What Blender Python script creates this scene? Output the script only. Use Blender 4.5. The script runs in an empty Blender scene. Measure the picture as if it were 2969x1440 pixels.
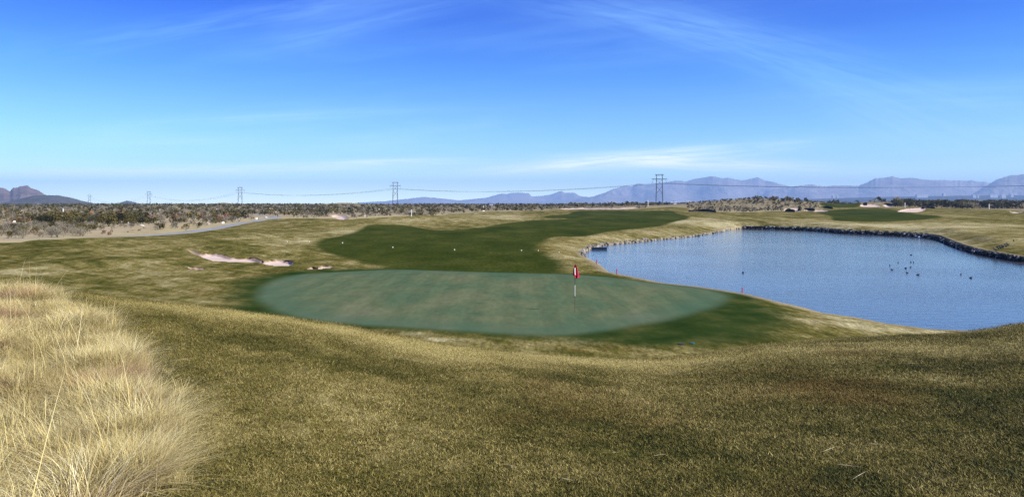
import bpy, math, random
import numpy as np
from mathutils import Vector, Matrix

random.seed(7)
rng = np.random.default_rng(11)
scene = bpy.context.scene
col = scene.collection
R = math.radians

# ------------------------------------------------------------------ camera, sky, sun
FPX, CX, HY, HC = 2120.0, 1484.5, 592.0, 4.8     # focal length / centre / horizon row of the photograph, eye height
cam_d = bpy.data.cameras.new("camera")
cam = bpy.data.objects.new("camera", cam_d)
col.objects.link(cam)
cam.location = (0, 0, HC)
cam.rotation_euler = (R(90), 0, 0)
cam_d.sensor_width = 36.0
cam_d.lens = 36.0 * FPX / 2969.0
cam_d.shift_y = -(720.0 - HY) / 2969.0
cam_d.clip_start = 0.1
cam_d.clip_end = 60000.0
scene.camera = cam

scene.view_settings.view_transform = 'Standard'
scene.view_settings.look = 'None'
scene.view_settings.exposure = 0.80
scene.view_settings.gamma = 1.0
scene.view_settings.use_curve_mapping = False
scene.cycles.use_denoising = True
scene.cycles.denoising_prefilter = 'NONE'
scene.cycles.max_bounces = 5
scene.cycles.diffuse_bounces = 2
scene.cycles.glossy_bounces = 2
scene.cycles.volume_bounces = 0
scene.cycles.caustics_reflective = False
scene.cycles.caustics_refractive = False

SUN_EL = R(39)
SUN_AZ = R(112)      # clockwise from the view direction (+Y)
SKY_STRENGTH = 0.11
SUN_STRENGTH = 4.5

def N(nt, typ, loc=None, **kw):
    n = nt.nodes.new(typ)
    for k, v in kw.items():
        setattr(n, k, v)
    return n

def L(nt, a, b):
    nt.links.new(a, b)

def ramp(nt, fac, stops, interp='LINEAR'):
    n = nt.nodes.new('ShaderNodeValToRGB')
    cr = n.color_ramp
    cr.interpolation = interp
    while len(cr.elements) > len(stops):
        cr.elements.remove(cr.elements[-1])
    while len(cr.elements) < len(stops):
        cr.elements.new(0.5)
    for e, (p, c) in zip(cr.elements, stops):
        e.position = p
        e.color = (c[0], c[1], c[2], 1) if not isinstance(c, (int, float)) else (c, c, c, 1)
    if fac is not None:
        nt.links.new(fac, n.inputs[0])
    return n.outputs[0]

def math_n(nt, op, a, b=None, c=None, clamp=False):
    n = nt.nodes.new('ShaderNodeMath')
    n.operation = op
    n.use_clamp = clamp
    for i, v in enumerate((a, b, c)):
        if v is None:
            continue
        if isinstance(v, (int, float)):
            n.inputs[i].default_value = v
        else:
            nt.links.new(v, n.inputs[i])
    return n.outputs[0]

def mix_c(nt, fac, a, b, mode='MIX'):
    n = nt.nodes.new('ShaderNodeMix')
    n.data_type = 'RGBA'
    n.blend_type = mode
    n.clamp_factor = True
    for idx, v in ((0, fac), (6, a), (7, b)):
        if isinstance(v, (int, float)):
            n.inputs[idx].default_value = v
        elif isinstance(v, tuple):
            n.inputs[idx].default_value = (v[0], v[1], v[2], 1)
        else:
            nt.links.new(v, n.inputs[idx])
    return n.outputs[2]

def map_range(nt, v, a, b, c=0.0, d=1.0, smooth=True):
    n = nt.nodes.new('ShaderNodeMapRange')
    n.interpolation_type = 'SMOOTHSTEP' if smooth else 'LINEAR'
    nt.links.new(v, n.inputs[0])
    n.inputs[1].default_value = a
    n.inputs[2].default_value = b
    n.inputs[3].default_value = c
    n.inputs[4].default_value = d
    return n.outputs[0]

def noise(nt, vec, scale, detail=3, rough=0.55, stretch=None, dist=0.0, off=None):
    if stretch or off:
        m = nt.nodes.new('ShaderNodeMapping')
        nt.links.new(vec, m.inputs[0])
        if stretch:
            m.inputs[3].default_value = stretch
        if off:
            m.inputs[1].default_value = off
        vec = m.outputs[0]
    n = nt.nodes.new('ShaderNodeTexNoise')
    n.inputs['Scale'].default_value = scale
    n.inputs['Detail'].default_value = detail
    n.inputs['Roughness'].default_value = rough
    n.inputs['Distortion'].default_value = dist
    nt.links.new(vec, n.inputs['Vector'])
    return n.outputs['Fac']

# world
world = bpy.data.worlds.new("World")
scene.world = world
world.use_nodes = True
wt = world.node_tree
wt.nodes.clear()
sky = N(wt, 'ShaderNodeTexSky', sky_type='NISHITA', sun_disc=False)
sky.sun_elevation = SUN_EL
sky.sun_rotation = SUN_AZ
sky.altitude = 1200
sky.air_density = 1.0
sky.dust_density = 0.2
sky.ozone_density = 2.5
tc = N(wt, 'ShaderNodeTexCoord')
sep = N(wt, 'ShaderNodeSeparateXYZ')
L(wt, tc.outputs['Generated'], sep.inputs[0])
elev = sep.outputs[2]
# deep blue desert sky: the camera's saturated rendering, fading evenly from the horizon up
tint = ramp(wt, map_range(wt, elev, 0.0, 0.5, smooth=False),
            [(0.0, (1.85, 2.1, 1.8)), (0.05, (1.18, 1.40, 1.40)), (0.11, (0.73, 0.97, 1.12)), (0.2, (0.48, 0.78, 1.04)), (0.34, (0.205, 0.54, 1.04)),
             (0.52, (0.035, 0.27, 1.0)), (1.0, (0.04, 0.26, 0.95))])
skyc = mix_c(wt, 1.0, sky.outputs[0], tint, 'MULTIPLY')
# thin cirrus, streaks on a high plane
zc = math_n(wt, 'MAXIMUM', elev, 0.02)
dv = N(wt, 'ShaderNodeVectorMath', operation='DIVIDE')
cmb = N(wt, 'ShaderNodeCombineXYZ')
for i in range(3):
    L(wt, math_n(wt, 'ADD', zc, 0.06), cmb.inputs[i])
L(wt, tc.outputs['Generated'], dv.inputs[0])
L(wt, cmb.outputs[0], dv.inputs[1])
rotm = N(wt, 'ShaderNodeMapping')
rotm.inputs[2].default_value = (0, 0, R(24))
L(wt, dv.outputs[0], rotm.inputs[0])
c1 = noise(wt, rotm.outputs[0], 0.55, 5, 0.55, (0.55, 1.5, 1), 0.6, (3.1, 1.7, 0))
c2 = noise(wt, rotm.outputs[0], 2.6, 6, 0.62, (0.35, 2.4, 1), 0.4, (0.4, 5.2, 0))
cf = math_n(wt, 'MULTIPLY', map_range(wt, c1, 0.46, 0.76), map_range(wt, c2, 0.25, 0.75, 0.35, 1.0))
cf = math_n(wt, 'MULTIPLY', cf, map_range(wt, elev, 0.0, 0.08))
cf = math_n(wt, 'MULTIPLY', cf, 0.10)
# the larger wisps, by bearing and height
yy = math_n(wt, 'MAXIMUM', sep.outputs[1], 0.05)
su = math_n(wt, 'DIVIDE', sep.outputs[0], yy); se = math_n(wt, 'DIVIDE', elev, yy)
front = map_range(wt, sep.outputs[1], 0.05, 0.3)
for (u0, e0, hl, hw, ang, k) in [(-.37,.252,.26,.018,9.2,.085),(-.20,.245,.16,.012,12,.07),(.36,.205,.30,.034,-15.6,.085),(.20,.25,.22,.018,-8,.065),(.45,.15,.18,.03,-24,.06),
                                 (.17,.062,.17,.010,5,.44),(.28,.054,.16,.009,-2,.5),(.05,.050,.10,.006,3,.36),(-.46,.046,.26,.006,1,.45),(-.17,.057,.12,.005,1,.32),(-.30,.12,.22,.007,3,.10)]:
    ca, sa = math.cos(R(ang)), math.sin(R(ang))
    a_ = math_n(wt, 'SUBTRACT', su, u0); b_ = math_n(wt, 'SUBTRACT', se, e0)
    p_ = math_n(wt, 'DIVIDE', math_n(wt, 'ADD', math_n(wt, 'MULTIPLY', a_, ca), math_n(wt, 'MULTIPLY', b_, sa)), hl)
    q_ = math_n(wt, 'DIVIDE', math_n(wt, 'SUBTRACT', math_n(wt, 'MULTIPLY', b_, ca), math_n(wt, 'MULTIPLY', a_, sa)), hw)
    g_ = math_n(wt, 'EXPONENT', math_n(wt, 'MULTIPLY', math_n(wt, 'ADD', math_n(wt, 'MULTIPLY', p_, p_), math_n(wt, 'MULTIPLY', q_, q_)), -1.0))
    cv = N(wt, 'ShaderNodeCombineXYZ'); L(wt, math_n(wt, 'MULTIPLY', p_, hl*9), cv.inputs[0]); L(wt, math_n(wt, 'MULTIPLY', q_, hw*95+.6), cv.inputs[1]); cv.inputs[2].default_value = u0*7
    w_ = noise(wt, cv.outputs[0], 1.0, 5, 0.62, None, 0.5)
    g_ = math_n(wt, 'MULTIPLY', math_n(wt, 'MULTIPLY', g_, front), map_range(wt, w_, 0.3, 0.7, 0.25, 1.25))
    cf = math_n(wt, 'ADD', cf, math_n(wt, 'MULTIPLY', g_, k))
skyc = mix_c(wt, cf, skyc, mix_c(wt, map_range(wt, elev, 0.06, 0.16), (11.0, 10.6, 10.5), (5.0, 9.2, 10.5)))
bg = N(wt, 'ShaderNodeBackground')
bg.inputs[1].default_value = SKY_STRENGTH
L(wt, skyc, bg.inputs[0])
wo = N(wt, 'ShaderNodeOutputWorld')
L(wt, bg.outputs[0], wo.inputs[0])

sun_d = bpy.data.lights.new("sun", 'SUN')
sun_d.energy = SUN_STRENGTH
sun_d.angle = R(0.53)
sun_d.color = (1.0, 0.955, 0.88)
sun = bpy.data.objects.new("sun", sun_d)
col.objects.link(sun)
to_sun = Vector((math.sin(SUN_AZ) * math.cos(SUN_EL), math.cos(SUN_AZ) * math.cos(SUN_EL), math.sin(SUN_EL)))
sun.rotation_euler = to_sun.to_track_quat('Z', 'Y').to_euler()
sun.location = to_sun * 50

HAZE_DENSITY = 1.3e-4

# ------------------------------------------------------------------ object helpers
def tag(o, label=None, cat=None, group=None, kind=None):
    if label: o['label'] = label
    if cat: o['category'] = cat
    if group: o['group'] = group
    if kind: o['kind'] = kind
    return o

def empty(name, loc, rz=0.0):
    o = bpy.data.objects.new(name, None)
    o.empty_display_size = 0.2
    o.location = loc
    o.rotation_euler = (0, 0, rz)
    col.objects.link(o)
    return o

def mesh_obj(name, verts, faces, m=None, parent=None, smooth=False):
    me = bpy.data.meshes.new(name)
    if isinstance(verts, np.ndarray):
        verts = verts.tolist()
    if isinstance(faces, np.ndarray):
        faces = faces.tolist()
    me.from_pydata(verts, [], faces)
    me.update()
    if smooth:
        me.polygons.foreach_set('use_smooth', [True] * len(me.polygons))
    if m: me.materials.append(m)
    o = bpy.data.objects.new(name, me)
    if parent: o.parent = parent
    col.objects.link(o)
    return o

class MB:
    """Collects boxes, tubes and lumps for ONE mesh object."""
    def __init__(self): self.v = []; self.f = []
    def add(self, v, f):
        b = len(self.v)
        self.v += [tuple(p) for p in v]
        self.f += [tuple(i + b for i in q) for q in f]
    def box(self, x0, x1, y0, y1, z0, z1):
        self.add([(x0,y0,z0),(x1,y0,z0),(x1,y1,z0),(x0,y1,z0),(x0,y0,z1),(x1,y0,z1),(x1,y1,z1),(x0,y1,z1)],
                 [(3,2,1,0),(4,5,6,7),(0,1,5,4),(1,2,6,5),(2,3,7,6),(3,0,4,7)])
    def tube(self, pts, rad, n=6, cap=True):
        pts = [Vector(p) for p in pts]
        rad = rad if isinstance(rad, (list, tuple)) else [rad] * len(pts)
        rings = []
        for i, p in enumerate(pts):
            d = (pts[min(i+1, len(pts)-1)] - pts[max(i-1, 0)]).normalized()
            a = d.orthogonal().normalized() if abs(d.z) < 0.999 else Vector((1,0,0))
            if abs(d.z) < 0.999:
                a = Vector((0,0,1)).cross(d).normalized()
            b = d.cross(a)
            rings.append([p + (a*math.cos(2*math.pi*k/n) + b*math.sin(2*math.pi*k/n))*rad[i] for k in range(n)])
        v = [q for r in rings for q in r]
        f = [(i*n+k, i*n+(k+1)%n, (i+1)*n+(k+1)%n, (i+1)*n+k) for i in range(len(pts)-1) for k in range(n)]
        if cap:
            f += [tuple(reversed(range(n))), tuple((len(pts)-1)*n+k for k in range(n))]
        self.add(v, f)
    def build(self, name, m, parent=None, smooth=False):
        return mesh_obj(name, self.v, self.f, m, parent, smooth)

def copy_thing(o, parent=None):
    c = o.copy(); col.objects.link(c)
    if parent is not None: c.parent = parent
    for ch in o.children:
        copy_thing(ch, c)
    return c

MATS = {}
def mat(name, color=(0.5,0.5,0.5), rough=0.8, vary=0.0, scale=5.0, metal=0.0, spec=0.3, bump=0.0):
    if name in MATS: return MATS[name]
    m = bpy.data.materials.new(name); m.use_nodes = True
    nt = m.node_tree
    b = nt.nodes['Principled BSDF']
    b.inputs['Roughness'].default_value = rough
    b.inputs['Metallic'].default_value = metal
    b.inputs['Specular IOR Level'].default_value = spec
    g = nt.nodes.new('ShaderNodeNewGeometry')
    nz = noise(nt, g.outputs['Position'], scale, 4, 0.6)
    lo = tuple(c*(1-vary) for c in color); hi = tuple(min(1, c*(1+vary)) for c in color)
    L(nt, ramp(nt, nz, [(0.3, lo), (0.7, hi)]), b.inputs['Base Color'])
    if bump:
        bp = nt.nodes.new('ShaderNodeBump'); bp.inputs['Strength'].default_value = bump; bp.inputs['Distance'].default_value = 0.05
        L(nt, nz, bp.inputs['Height']); L(nt, bp.outputs[0], b.inputs['Normal'])
    MATS[name] = m
    return m

# ------------------------------------------------------------------ terrain height
KX = [-500, 0, 400, 900, 1500, 2100, 2600, 3000, 3500]
KD = [18, 27, 36, 50, 60, 75, 100, 130, 165, 200, 260, 340, 450, 700, 1500, 5000, 30000]
KZ = np.array([
    [.3, .3, .35, .6, .9, 1.25, 1.0, 1.2, 1.6, 1.9, 2.3, 2.8, 3.4, 4.0, 4.3, 4.5, 4.5],
    [.3, .3, .35, .6, .9, 1.25, 1.0, 1.2, 1.6, 1.9, 2.3, 2.8, 3.4, 4.0, 4.3, 4.5, 4.5],
    [.2, .2, .25, .4, .6, 0.9, 1.1, 1.2, 1.6, 1.9, 2.4, 2.9, 3.5, 4.0, 4.3, 4.5, 4.5],
    [0, 0, .02, .08, .10, .3, .5, .9, 1.3, 1.6, 2.1, 2.7, 3.5, 4.0, 4.3, 4.5, 4.5],
    [0, 0, .02, .10, -.22, -.15, 0, .25, .6, 1.0, 1.6, 2.3, 3.3, 4.0, 4.3, 4.5, 4.5],
    [0, -.05, -.08, -.1, -.1, -.1, -.1, 0, .25, 1.1, 2.4, 4.0, 4.6, 4.2, 4.3, 4.5, 4.5],
    [0, -.3, -.3, -.3, -.3, -.2, -.1, 0.2, 1.0, 1.6, 2.5, 3.4, 3.9, 4.2, 4.3, 4.5, 4.5],
    [0, -.5, -.5, -.4, -.2, 0.1, 0.7, 1.2, 1.6, 1.9, 2.5, 3.3, 3.9, 4.2, 4.3, 4.5, 4.5],
    [0, -.5, -.5, -.4, -.2, 0.1, 0.7, 1.2, 1.6, 1.9, 2.5, 3.3, 3.9, 4.2, 4.3, 4.5, 4.5]])
GX = np.linspace(-500, 3500, 161)
GL = np.linspace(math.log(18), math.log(30000), 420)
_t = np.array([np.interp(GL, np.log(KD), row) for row in KZ])
_t = np.array([np.interp(GX, KX, _t[:, j]) for j in range(len(GL))]).T
def _blur(a, s, axis):
    k = np.exp(-0.5*(np.arange(-3*s, 3*s+1)/s)**2); k /= k.sum()
    pad = [(0,0),(0,0)]; pad[axis] = (3*s, 3*s)
    return np.apply_along_axis(lambda v: np.convolve(v, k, 'valid'), axis, np.pad(a, pad, mode='edge'))
GT = _blur(_blur(_t, 3, 1), 6, 0)

def base_table(xp, D):
    fx = np.clip((xp - GX[0])/(GX[1]-GX[0]), 0, len(GX)-1.001)
    fl = np.clip((np.log(np.maximum(D, 1)) - GL[0])/(GL[1]-GL[0]), 0, len(GL)-1.001)
    ix = fx.astype(int); il = fl.astype(int); ax = fx-ix; al = fl-il
    return (GT[ix,il]*(1-ax)*(1-al)+GT[ix+1,il]*ax*(1-al)+GT[ix,il+1]*(1-ax)*al+GT[ix+1,il+1]*ax*al)

CREST_X = [-400, 0, 55, 232, 414, 552, 663, 800, 996, 1128, 1260, 1450, 1540, 1680, 1820, 1924, 2029, 2099, 2169, 2300, 2450, 2600, 2780, 2888, 2969, 3300]
CREST_Y = [815, 834, 839, 853, 875, 889, 903, 920, 949, 977, 1000, 1024, 1032, 1040, 1046, 1045, 1034, 1021, 1009, 996, 985, 977, 970, 958, 943, 905]
CFX = np.linspace(-400, 3300, 371)
CFY = np.interp(CFX, CREST_X, CREST_Y)
_k = np.exp(-0.5*(np.arange(-9, 10)/3.0)**2); _k /= _k.sum()
CFY = np.convolve(np.pad(CFY, 9, mode='edge'), _k, 'valid')
DC = 14.0

# low swells: world x, y, radius x, radius y, height
BUMPS = []
def smooth(t):
    t = np.clip(t, 0, 1); return t*t*(3-2*t)

def vnoise(x, y, s, seed=0):
    """cheap smooth value noise"""
    x = x/s + 37.1*seed; y = y/s + 91.7*seed
    xi = np.floor(x); yi = np.floor(y); fx = x-xi; fy = y-yi
    fx = fx*fx*(3-2*fx); fy = fy*fy*(3-2*fy)
    def h(a, b):
        v = np.sin(a*127.1 + b*311.7 + seed*17.3)*43758.5453
        return v - np.floor(v)
    return (h(xi,yi)*(1-fx)+h(xi+1,yi)*fx)*(1-fy)+(h(xi,yi+1)*(1-fx)+h(xi+1,yi+1)*fx)*fy - 0.5

def H0(X, Y, bumps=True):
    X = np.asarray(X, float); Y = np.asarray(Y, float)
    th = np.arctan2(X, Y); r = np.hypot(X, Y)
    tcl = np.clip(th, -0.76, 0.76)
    D = r*np.cos(tcl); xp = CX + FPX*np.tan(tcl)
    z = base_table(xp, D)
    if bumps:
        for (bx, by, rx, ry, a) in BUMPS:
            z = z + a*np.exp(-((X-bx)/rx)**2 - ((Y-by)/ry)**2)
    # small natural undulation
    w = smooth((D-22)/20)
    ong = smooth((np.abs(xp-1450)-850)/250)*smooth((D-26)/6) + smooth((D-100)/30); ong = np.minimum(ong, 1)
    z = z + w*(vnoise(X, Y, 11, 1)*(0.08+.16*ong) + vnoise(X, Y, 4.5, 2)*(0.03+.09*ong))
    far = smooth((D-90)/120)
    z = z + far*vnoise(X, Y, 42, 3)*0.5
    # the hill the camera stands on
    yc = np.interp(xp, CFX, CFY)
    m1 = -(yc-HY)/FPX
    zc = HC + m1*DC
    D0, z0, m0 = 2.0, 3.30, -0.045
    m0 = np.where(xp < 900, 0.0, m0)
    T = DC-D0; t = np.clip((D-D0)/T, 0, 1)
    fg = ((2*t**3-3*t**2+1)*z0 + (t**3-2*t**2+t)*T*m0 + (-2*t**3+3*t**2)*zc + (t**3-t**2)*T*m1)
    fg = fg + (vnoise(X, Y, 1.7, 5)*0.03 + vnoise(X, Y, 0.6, 6)*0.008)*smooth((DC-1.5-D)/4)
    s = smooth((D-DC)/7.5)
    line = zc + m1*1.25*(D-DC)
    return np.where(D <= DC, fg, line*(1-s) + z*s)

def unproj(x, y, zfix=None, dmin=17.0, dmax=6000.0):
    """pixel of the photograph -> point on the ground (or on a level plane)"""
    if zfix is not None:
        D = FPX*(HC-zfix)/(y-HY)
        return ((x-CX)/FPX*D, D)
    D = np.exp(np.linspace(math.log(dmin), math.log(dmax), 1500))
    X = (x-CX)/FPX*D
    h = H0(X, D) - (HC-(y-HY)/FPX*D)
    k = np.argmax(h >= 0) if (h >= 0).any() else int(np.argmax(h/D))
    if k > 0 and h[k] > 0:
        t = -h[k-1]/(h[k]-h[k-1])
        d = D[k-1]+(D[k]-D[k-1])*t
    else:
        d = D[k]
    return ((x-CX)/FPX*d, d)

def crom(pts, n=4, closed=True):
    P = np.array(pts, float); out = []; m = len(P)
    rngi = range(m) if closed else range(m-1)
    for i in rngi:
        if closed: p0, p1, p2, p3 = P[i-1], P[i], P[(i+1) % m], P[(i+2) % m]
        else: p0, p1, p2, p3 = P[max(i-1,0)], P[i], P[i+1], P[min(i+2,m-1)]
        for k in range(n):
            t = k/n
            out.append(0.5*((2*p1)+(-p0+p2)*t+(2*p0-5*p1+4*p2-p3)*t*t+(-p0+3*p1-3*p2+p3)*t**3))
    if not closed: out.append(P[-1])
    return np.array(out)

def sdist(X, Y, poly):
    """signed distance to a polygon, negative inside; also index of the nearest edge and position on it"""
    best = np.full(X.shape, 1e18); bi = np.zeros(X.shape, int); bt = np.zeros(X.shape)
    ins = np.zeros(X.shape, bool); n = len(poly)
    for i in range(n):
        ax, ay = poly[i][:2]; bx, by = poly[(i+1) % n][:2]
        dx, dy = bx-ax, by-ay
        t = np.clip(((X-ax)*dx+(Y-ay)*dy)/(dx*dx+dy*dy+1e-12), 0, 1)
        d = (X-ax-t*dx)**2+(Y-ay-t*dy)**2
        m = d < best
        best = np.where(m, d, best); bi = np.where(m, i, bi); bt = np.where(m, t, bt)
        if ay != by:
            c = ((ay > Y) != (by > Y)) & (X < (bx-ax)*(Y-ay)/(by-ay)+ax)
            ins ^= c
    s = np.sqrt(best)
    return np.where(ins, -s, s), bi, bt

# swells: (px, py, radius across m, radius deep m, height)
for (x, y, rx, ry, a) in [
        (1290, 640, 14, 14, .75), (1150, 636, 12, 14, .5), (960, 655, 12, 10, .6), (1000, 640, 16, 14, .5),
        (730, 690, 7, 5, .45), (640, 725, 5, 3.2, .35), (820, 735, 4.5, 3, .22), (250, 735, 6, 5, .35), (330, 760, 5, 4, .3),
        (560, 705, 8, 5, .35), (1480, 617, 22, 14, .7), (1800, 606, 30, 20, .4),
        (2820, 640, 12, 12, .45), (2690, 668, 9, 8, .25), (2930, 625, 14, 14, .8), (2900, 690, 8, 7, .3),
        (2440, 588, 40, 35, 1.0)]:
    X, Y = unproj(x, y)
    BUMPS.append((X, Y, rx, ry, a*1.25))
for (X, Y, rx, ry, a) in [(112, 320, 26, 34, 2.8), (90, 330, 26, 30, 1.4), (58, 300, 22, 30, .9), (150, 330, 26, 32, 1.3), (173, 345, 13, 16, 2.0),
                          (-42.5, 70, 7, 4, .40), (-36, 71, 5, 3.5, .25), (205, 350, 26, 20, .6), (265, 390, 40, 30, .5)]:
    BUMPS.append((X, Y, rx, ry, a))

# ------------------------------------------------------------------ outlines of the surfaces
WZ = -0.8   # water level
# pond rim: px, py, height of the line it is traced on, rim height, blend width, mode(0 slope bank / 1 wall)
POND = [(1735,764,-.15,-.12,2.5,0),(1763,788,-.1,-.08,2.5,0),(1854,806,-.1,-.08,2,0),(1924,820,-.1,-.08,2,0),(2029,831,-.1,-.08,2,0),
        (2099,841,-.1,-.08,2,0),(2169,851,-.12,-.12,2.5,0),(2238,867,-.2,-.22,3,0),(2300,883,-.35,-.38,4,0),(2380,899,-.5,-.6,4,0),
        (2470,917,-.72,-.72,4,0),(2560,936,-.8,-.78,4,0),(2680,952,-.8,-.78,4,0),(2800,959,-.8,-.78,4,0),(2888,962,-.8,-.78,4,0)]
POND_TAIL = [(30,30,-.75,4,0),(50,28,-.75,4,0),(78,30,-.7,5,0),(98,44,-.5,6,0),(92,62,-.3,5,1),(70,66,-.2,4,1)]
POND_FAR = [(2969,760,WZ,-.27,4,1),(2910,750,WZ,-.25,4,1),(2842,737,WZ,-.23,4,1),(2790,722,WZ,-.2,4,1),(2758,710,WZ,-.17,4,1),(2724,696,WZ,-.08,4,1),
        (2690,690,WZ,-.05,4,1),(2606,684,WZ,0,4,1),(2520,680,WZ,0,4,1),(2437,676,WZ,0.02,4,1),(2370,670,WZ,0.02,4,1),(2302,666.5,WZ,0,5,1),(2220,664,WZ,-.05,5,1),
        (2154,663,WZ,-.1,5,1),(2112,665,WZ,-.45,8,2),(2096,671,WZ,-.5,8,2),(2022,684,WZ,-.6,8,2),(1903,696,WZ,-.62,7,2),(1800,706,WZ,-.62,6,2),
        (1755,710,WZ,-.6,5,2),(1717,718,WZ,-.58,5,2),(1696,729,WZ,-.55,5,2),(1685,743,WZ,-.5,4,2),(1702,750,-.6,-.5,3,2)]
pond = []
for (x, y, zt, rim, wd, md) in POND:
    X, Y = unproj(x, y, zt); pond.append((X, Y, rim, wd, md))
for (X, Y, rim, wd, md) in POND_TAIL:
    pond.append((X, Y, rim, wd, md))
for (x, y, zt, rim, wd, md) in POND_FAR:
    X, Y = unproj(x, y, zt); pond.append((X, Y, rim, wd, md))
pond = np.array(pond)

def H1(X, Y, want=False):
    z = H0(X, Y)
    sd, bi, bt = sdist(X, Y, pond)
    n = len(pond)
    at = lambda k: pond[bi, k]*(1-bt)+pond[(bi+1) % n, k]*bt
    rim, wd, md = at(2), at(3), at(4)
    w = smooth(sd/wd)
    zo = rim*(1-w)+z*w
    slope = np.where(rim > -0.3, 0.9, 0.22)
    slope = slope + np.clip(md, 0, 1)*5.8 + np.clip((md-1), 0, 1)*-4.6
    zi = np.maximum(rim + sd*slope, -2.6)
    zz = np.where(sd > 0, zo, zi)
    zz = np.where(np.hypot(X, Y) < 19, H0(X, Y), zz)
    return (zz, sd) if want else zz

def outline(pts, n=4, dmin=17.0):
    return np.array([unproj(x, y, None, dmin) for x, y in crom(pts, n)])

GREEN = outline([(735,862),(765,822),(850,797),(1000,787),(1144,781),(1300,785),(1450,789.5),(1700,797),(1889,817),(2040,836),(2120,856),
                 (2100,882),(2010,912),(1854,946),(1740,962),(1610,975),(1400,966),(1300,960),(1150,950),(1000,940),(900,930),(820,913),(768,888)])
COLLAR = outline([(655,893),(668,850),(715,808),(845,786),(1000,779),(1144,777.5),(1300,783),(1450,788),(1700,794),(1889,813),(2100,838),(2190,855),
                  (2262,892),(2290,935),(2235,975),(2120,1000),(1960,1004),(1800,998),(1610,986),(1400,975),(1150,958),(1000,948),(880,938),(760,918),(680,908)])
FAIRWAY = outline([(910,708),(925,696),(984,684),(1032,670),(1055,656),(1079,651),(1159,652),(1204,658),(1263,667),(1307,667),(1366,661),(1400,659),
                   (1459,648),(1542,639),(1600,637),(1640,635),(1633,632),(1590,632),(1575,627),(1620,623),(1646,620),(1667,613),(1720,610.5),(1850,611),(1948,611.5),
                   (1963,619),(2001,628),(1986,637),(1955,643),(1903,657),(1785,669),(1696,685),(1607,687),(1578,702),(1560,720),
                   (1578,734),(1613,749),(1631,761),(1636,784),(1580,800),(1300,800),(1150,790),(1120,777),(1070,767),(1026,755),(975,741),(920,724)], 3)
FAIRWAY2 = outline([(2368,615),(2437,607.5),(2539,605),(2580,608),(2657,620),(2731,627),(2690,635),(2600,641),(2539,643),(2470,642),(2414,639),(2407,627)])
FAIRWAY3 = outline([(2375,590),(2400,586.5),(2440,585),(2491,586),(2492,598),(2455,602),(2400,599)])
SANDS_PX = [
    [(542,722),(562,727),(585,736),(609,733),(640,737),(675,746),(729,747),(758,757),(781,755),(811,753),(846,758),(848,768),(820,771),(781,769),(745,761),(694,761),(646,758),(616,756),(582,744),(558,734)],
    [(543,772),(556,773),(590,777),(598,780),(568,781),(548,778)],
    [(880,777),(905,775),(935,771),(966,772),(964,776),(930,779),(895,779.5)],
    [(2494,594),(2505,591),(2534,590.5),(2550,595),(2549,599),(2500,599)],
    [(2602,612),(2624,605),(2650,603),(2680,602),(2682,609),(2655,615),(2615,613.5)],
    [(2560,594),(2575,592),(2590,597),(2570,600)],
    [(2262,607),(2290,603),(2318,604),(2320,611),(2290,612)],
    [(2330,609),(2350,606),(2392,608),(2400,612),(2360,613)],
    [(1626,604.5),(1700,601.5),(1790,602),(1848,600),(1848,603),(1790,606),(1700,606),(1640,607)],
    [(960,627),(975,621),(1000,624),(1010,634),(985,636)],
    [(2925,612),(2950,612),(2969,614),(2940,617)],
]
SANDS = [outline(p, 3) for p in SANDS_PX]
# cart path centre line in the world
PATH = crom([(-78,66),(-62,72),(-55,77),(-48.5,82.5),(-45.8,89),(-45.2,98),(-46.5,112),(-49,128),(-51.8,145),(-54,163),(-60,185),(-74,210)], 6, closed=False)
# boundary between mown rough and desert
DES_PX = [(-60,712),(60,703),(200,691),(330,687),(420,685),(520,672),(600,662),(680,652),(760,639),(840,632),(900,633),(960,634),(1010,636),(1060,633),(1180,626),
          (1300,620),(1420,614),(1500,612),(1600,608),(1700,606.5),(1850,606),(1950,600),(1990,603),(2010,612),(2080,614),(2160,616),(2240,612),(2290,614),(2360,612),
          (2390,604),(2372,590),(2395,584.5),(2480,584),(2500,600),(2600,603),(2700,602),(2800,605),(2900,608),(2969,612),(3060,612)]
_dl = [unproj(x, y) for x, y in DES_PX]
DESERT = np.array([(-400, 60), (-150, 62), (-85, 71)] + _dl[1:] + [(400, 260), (700, 120), (3e4, 0), (3e4, 3e4), (-3e4, 3e4), (-3e4, 0), (-400, 0)])

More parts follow.
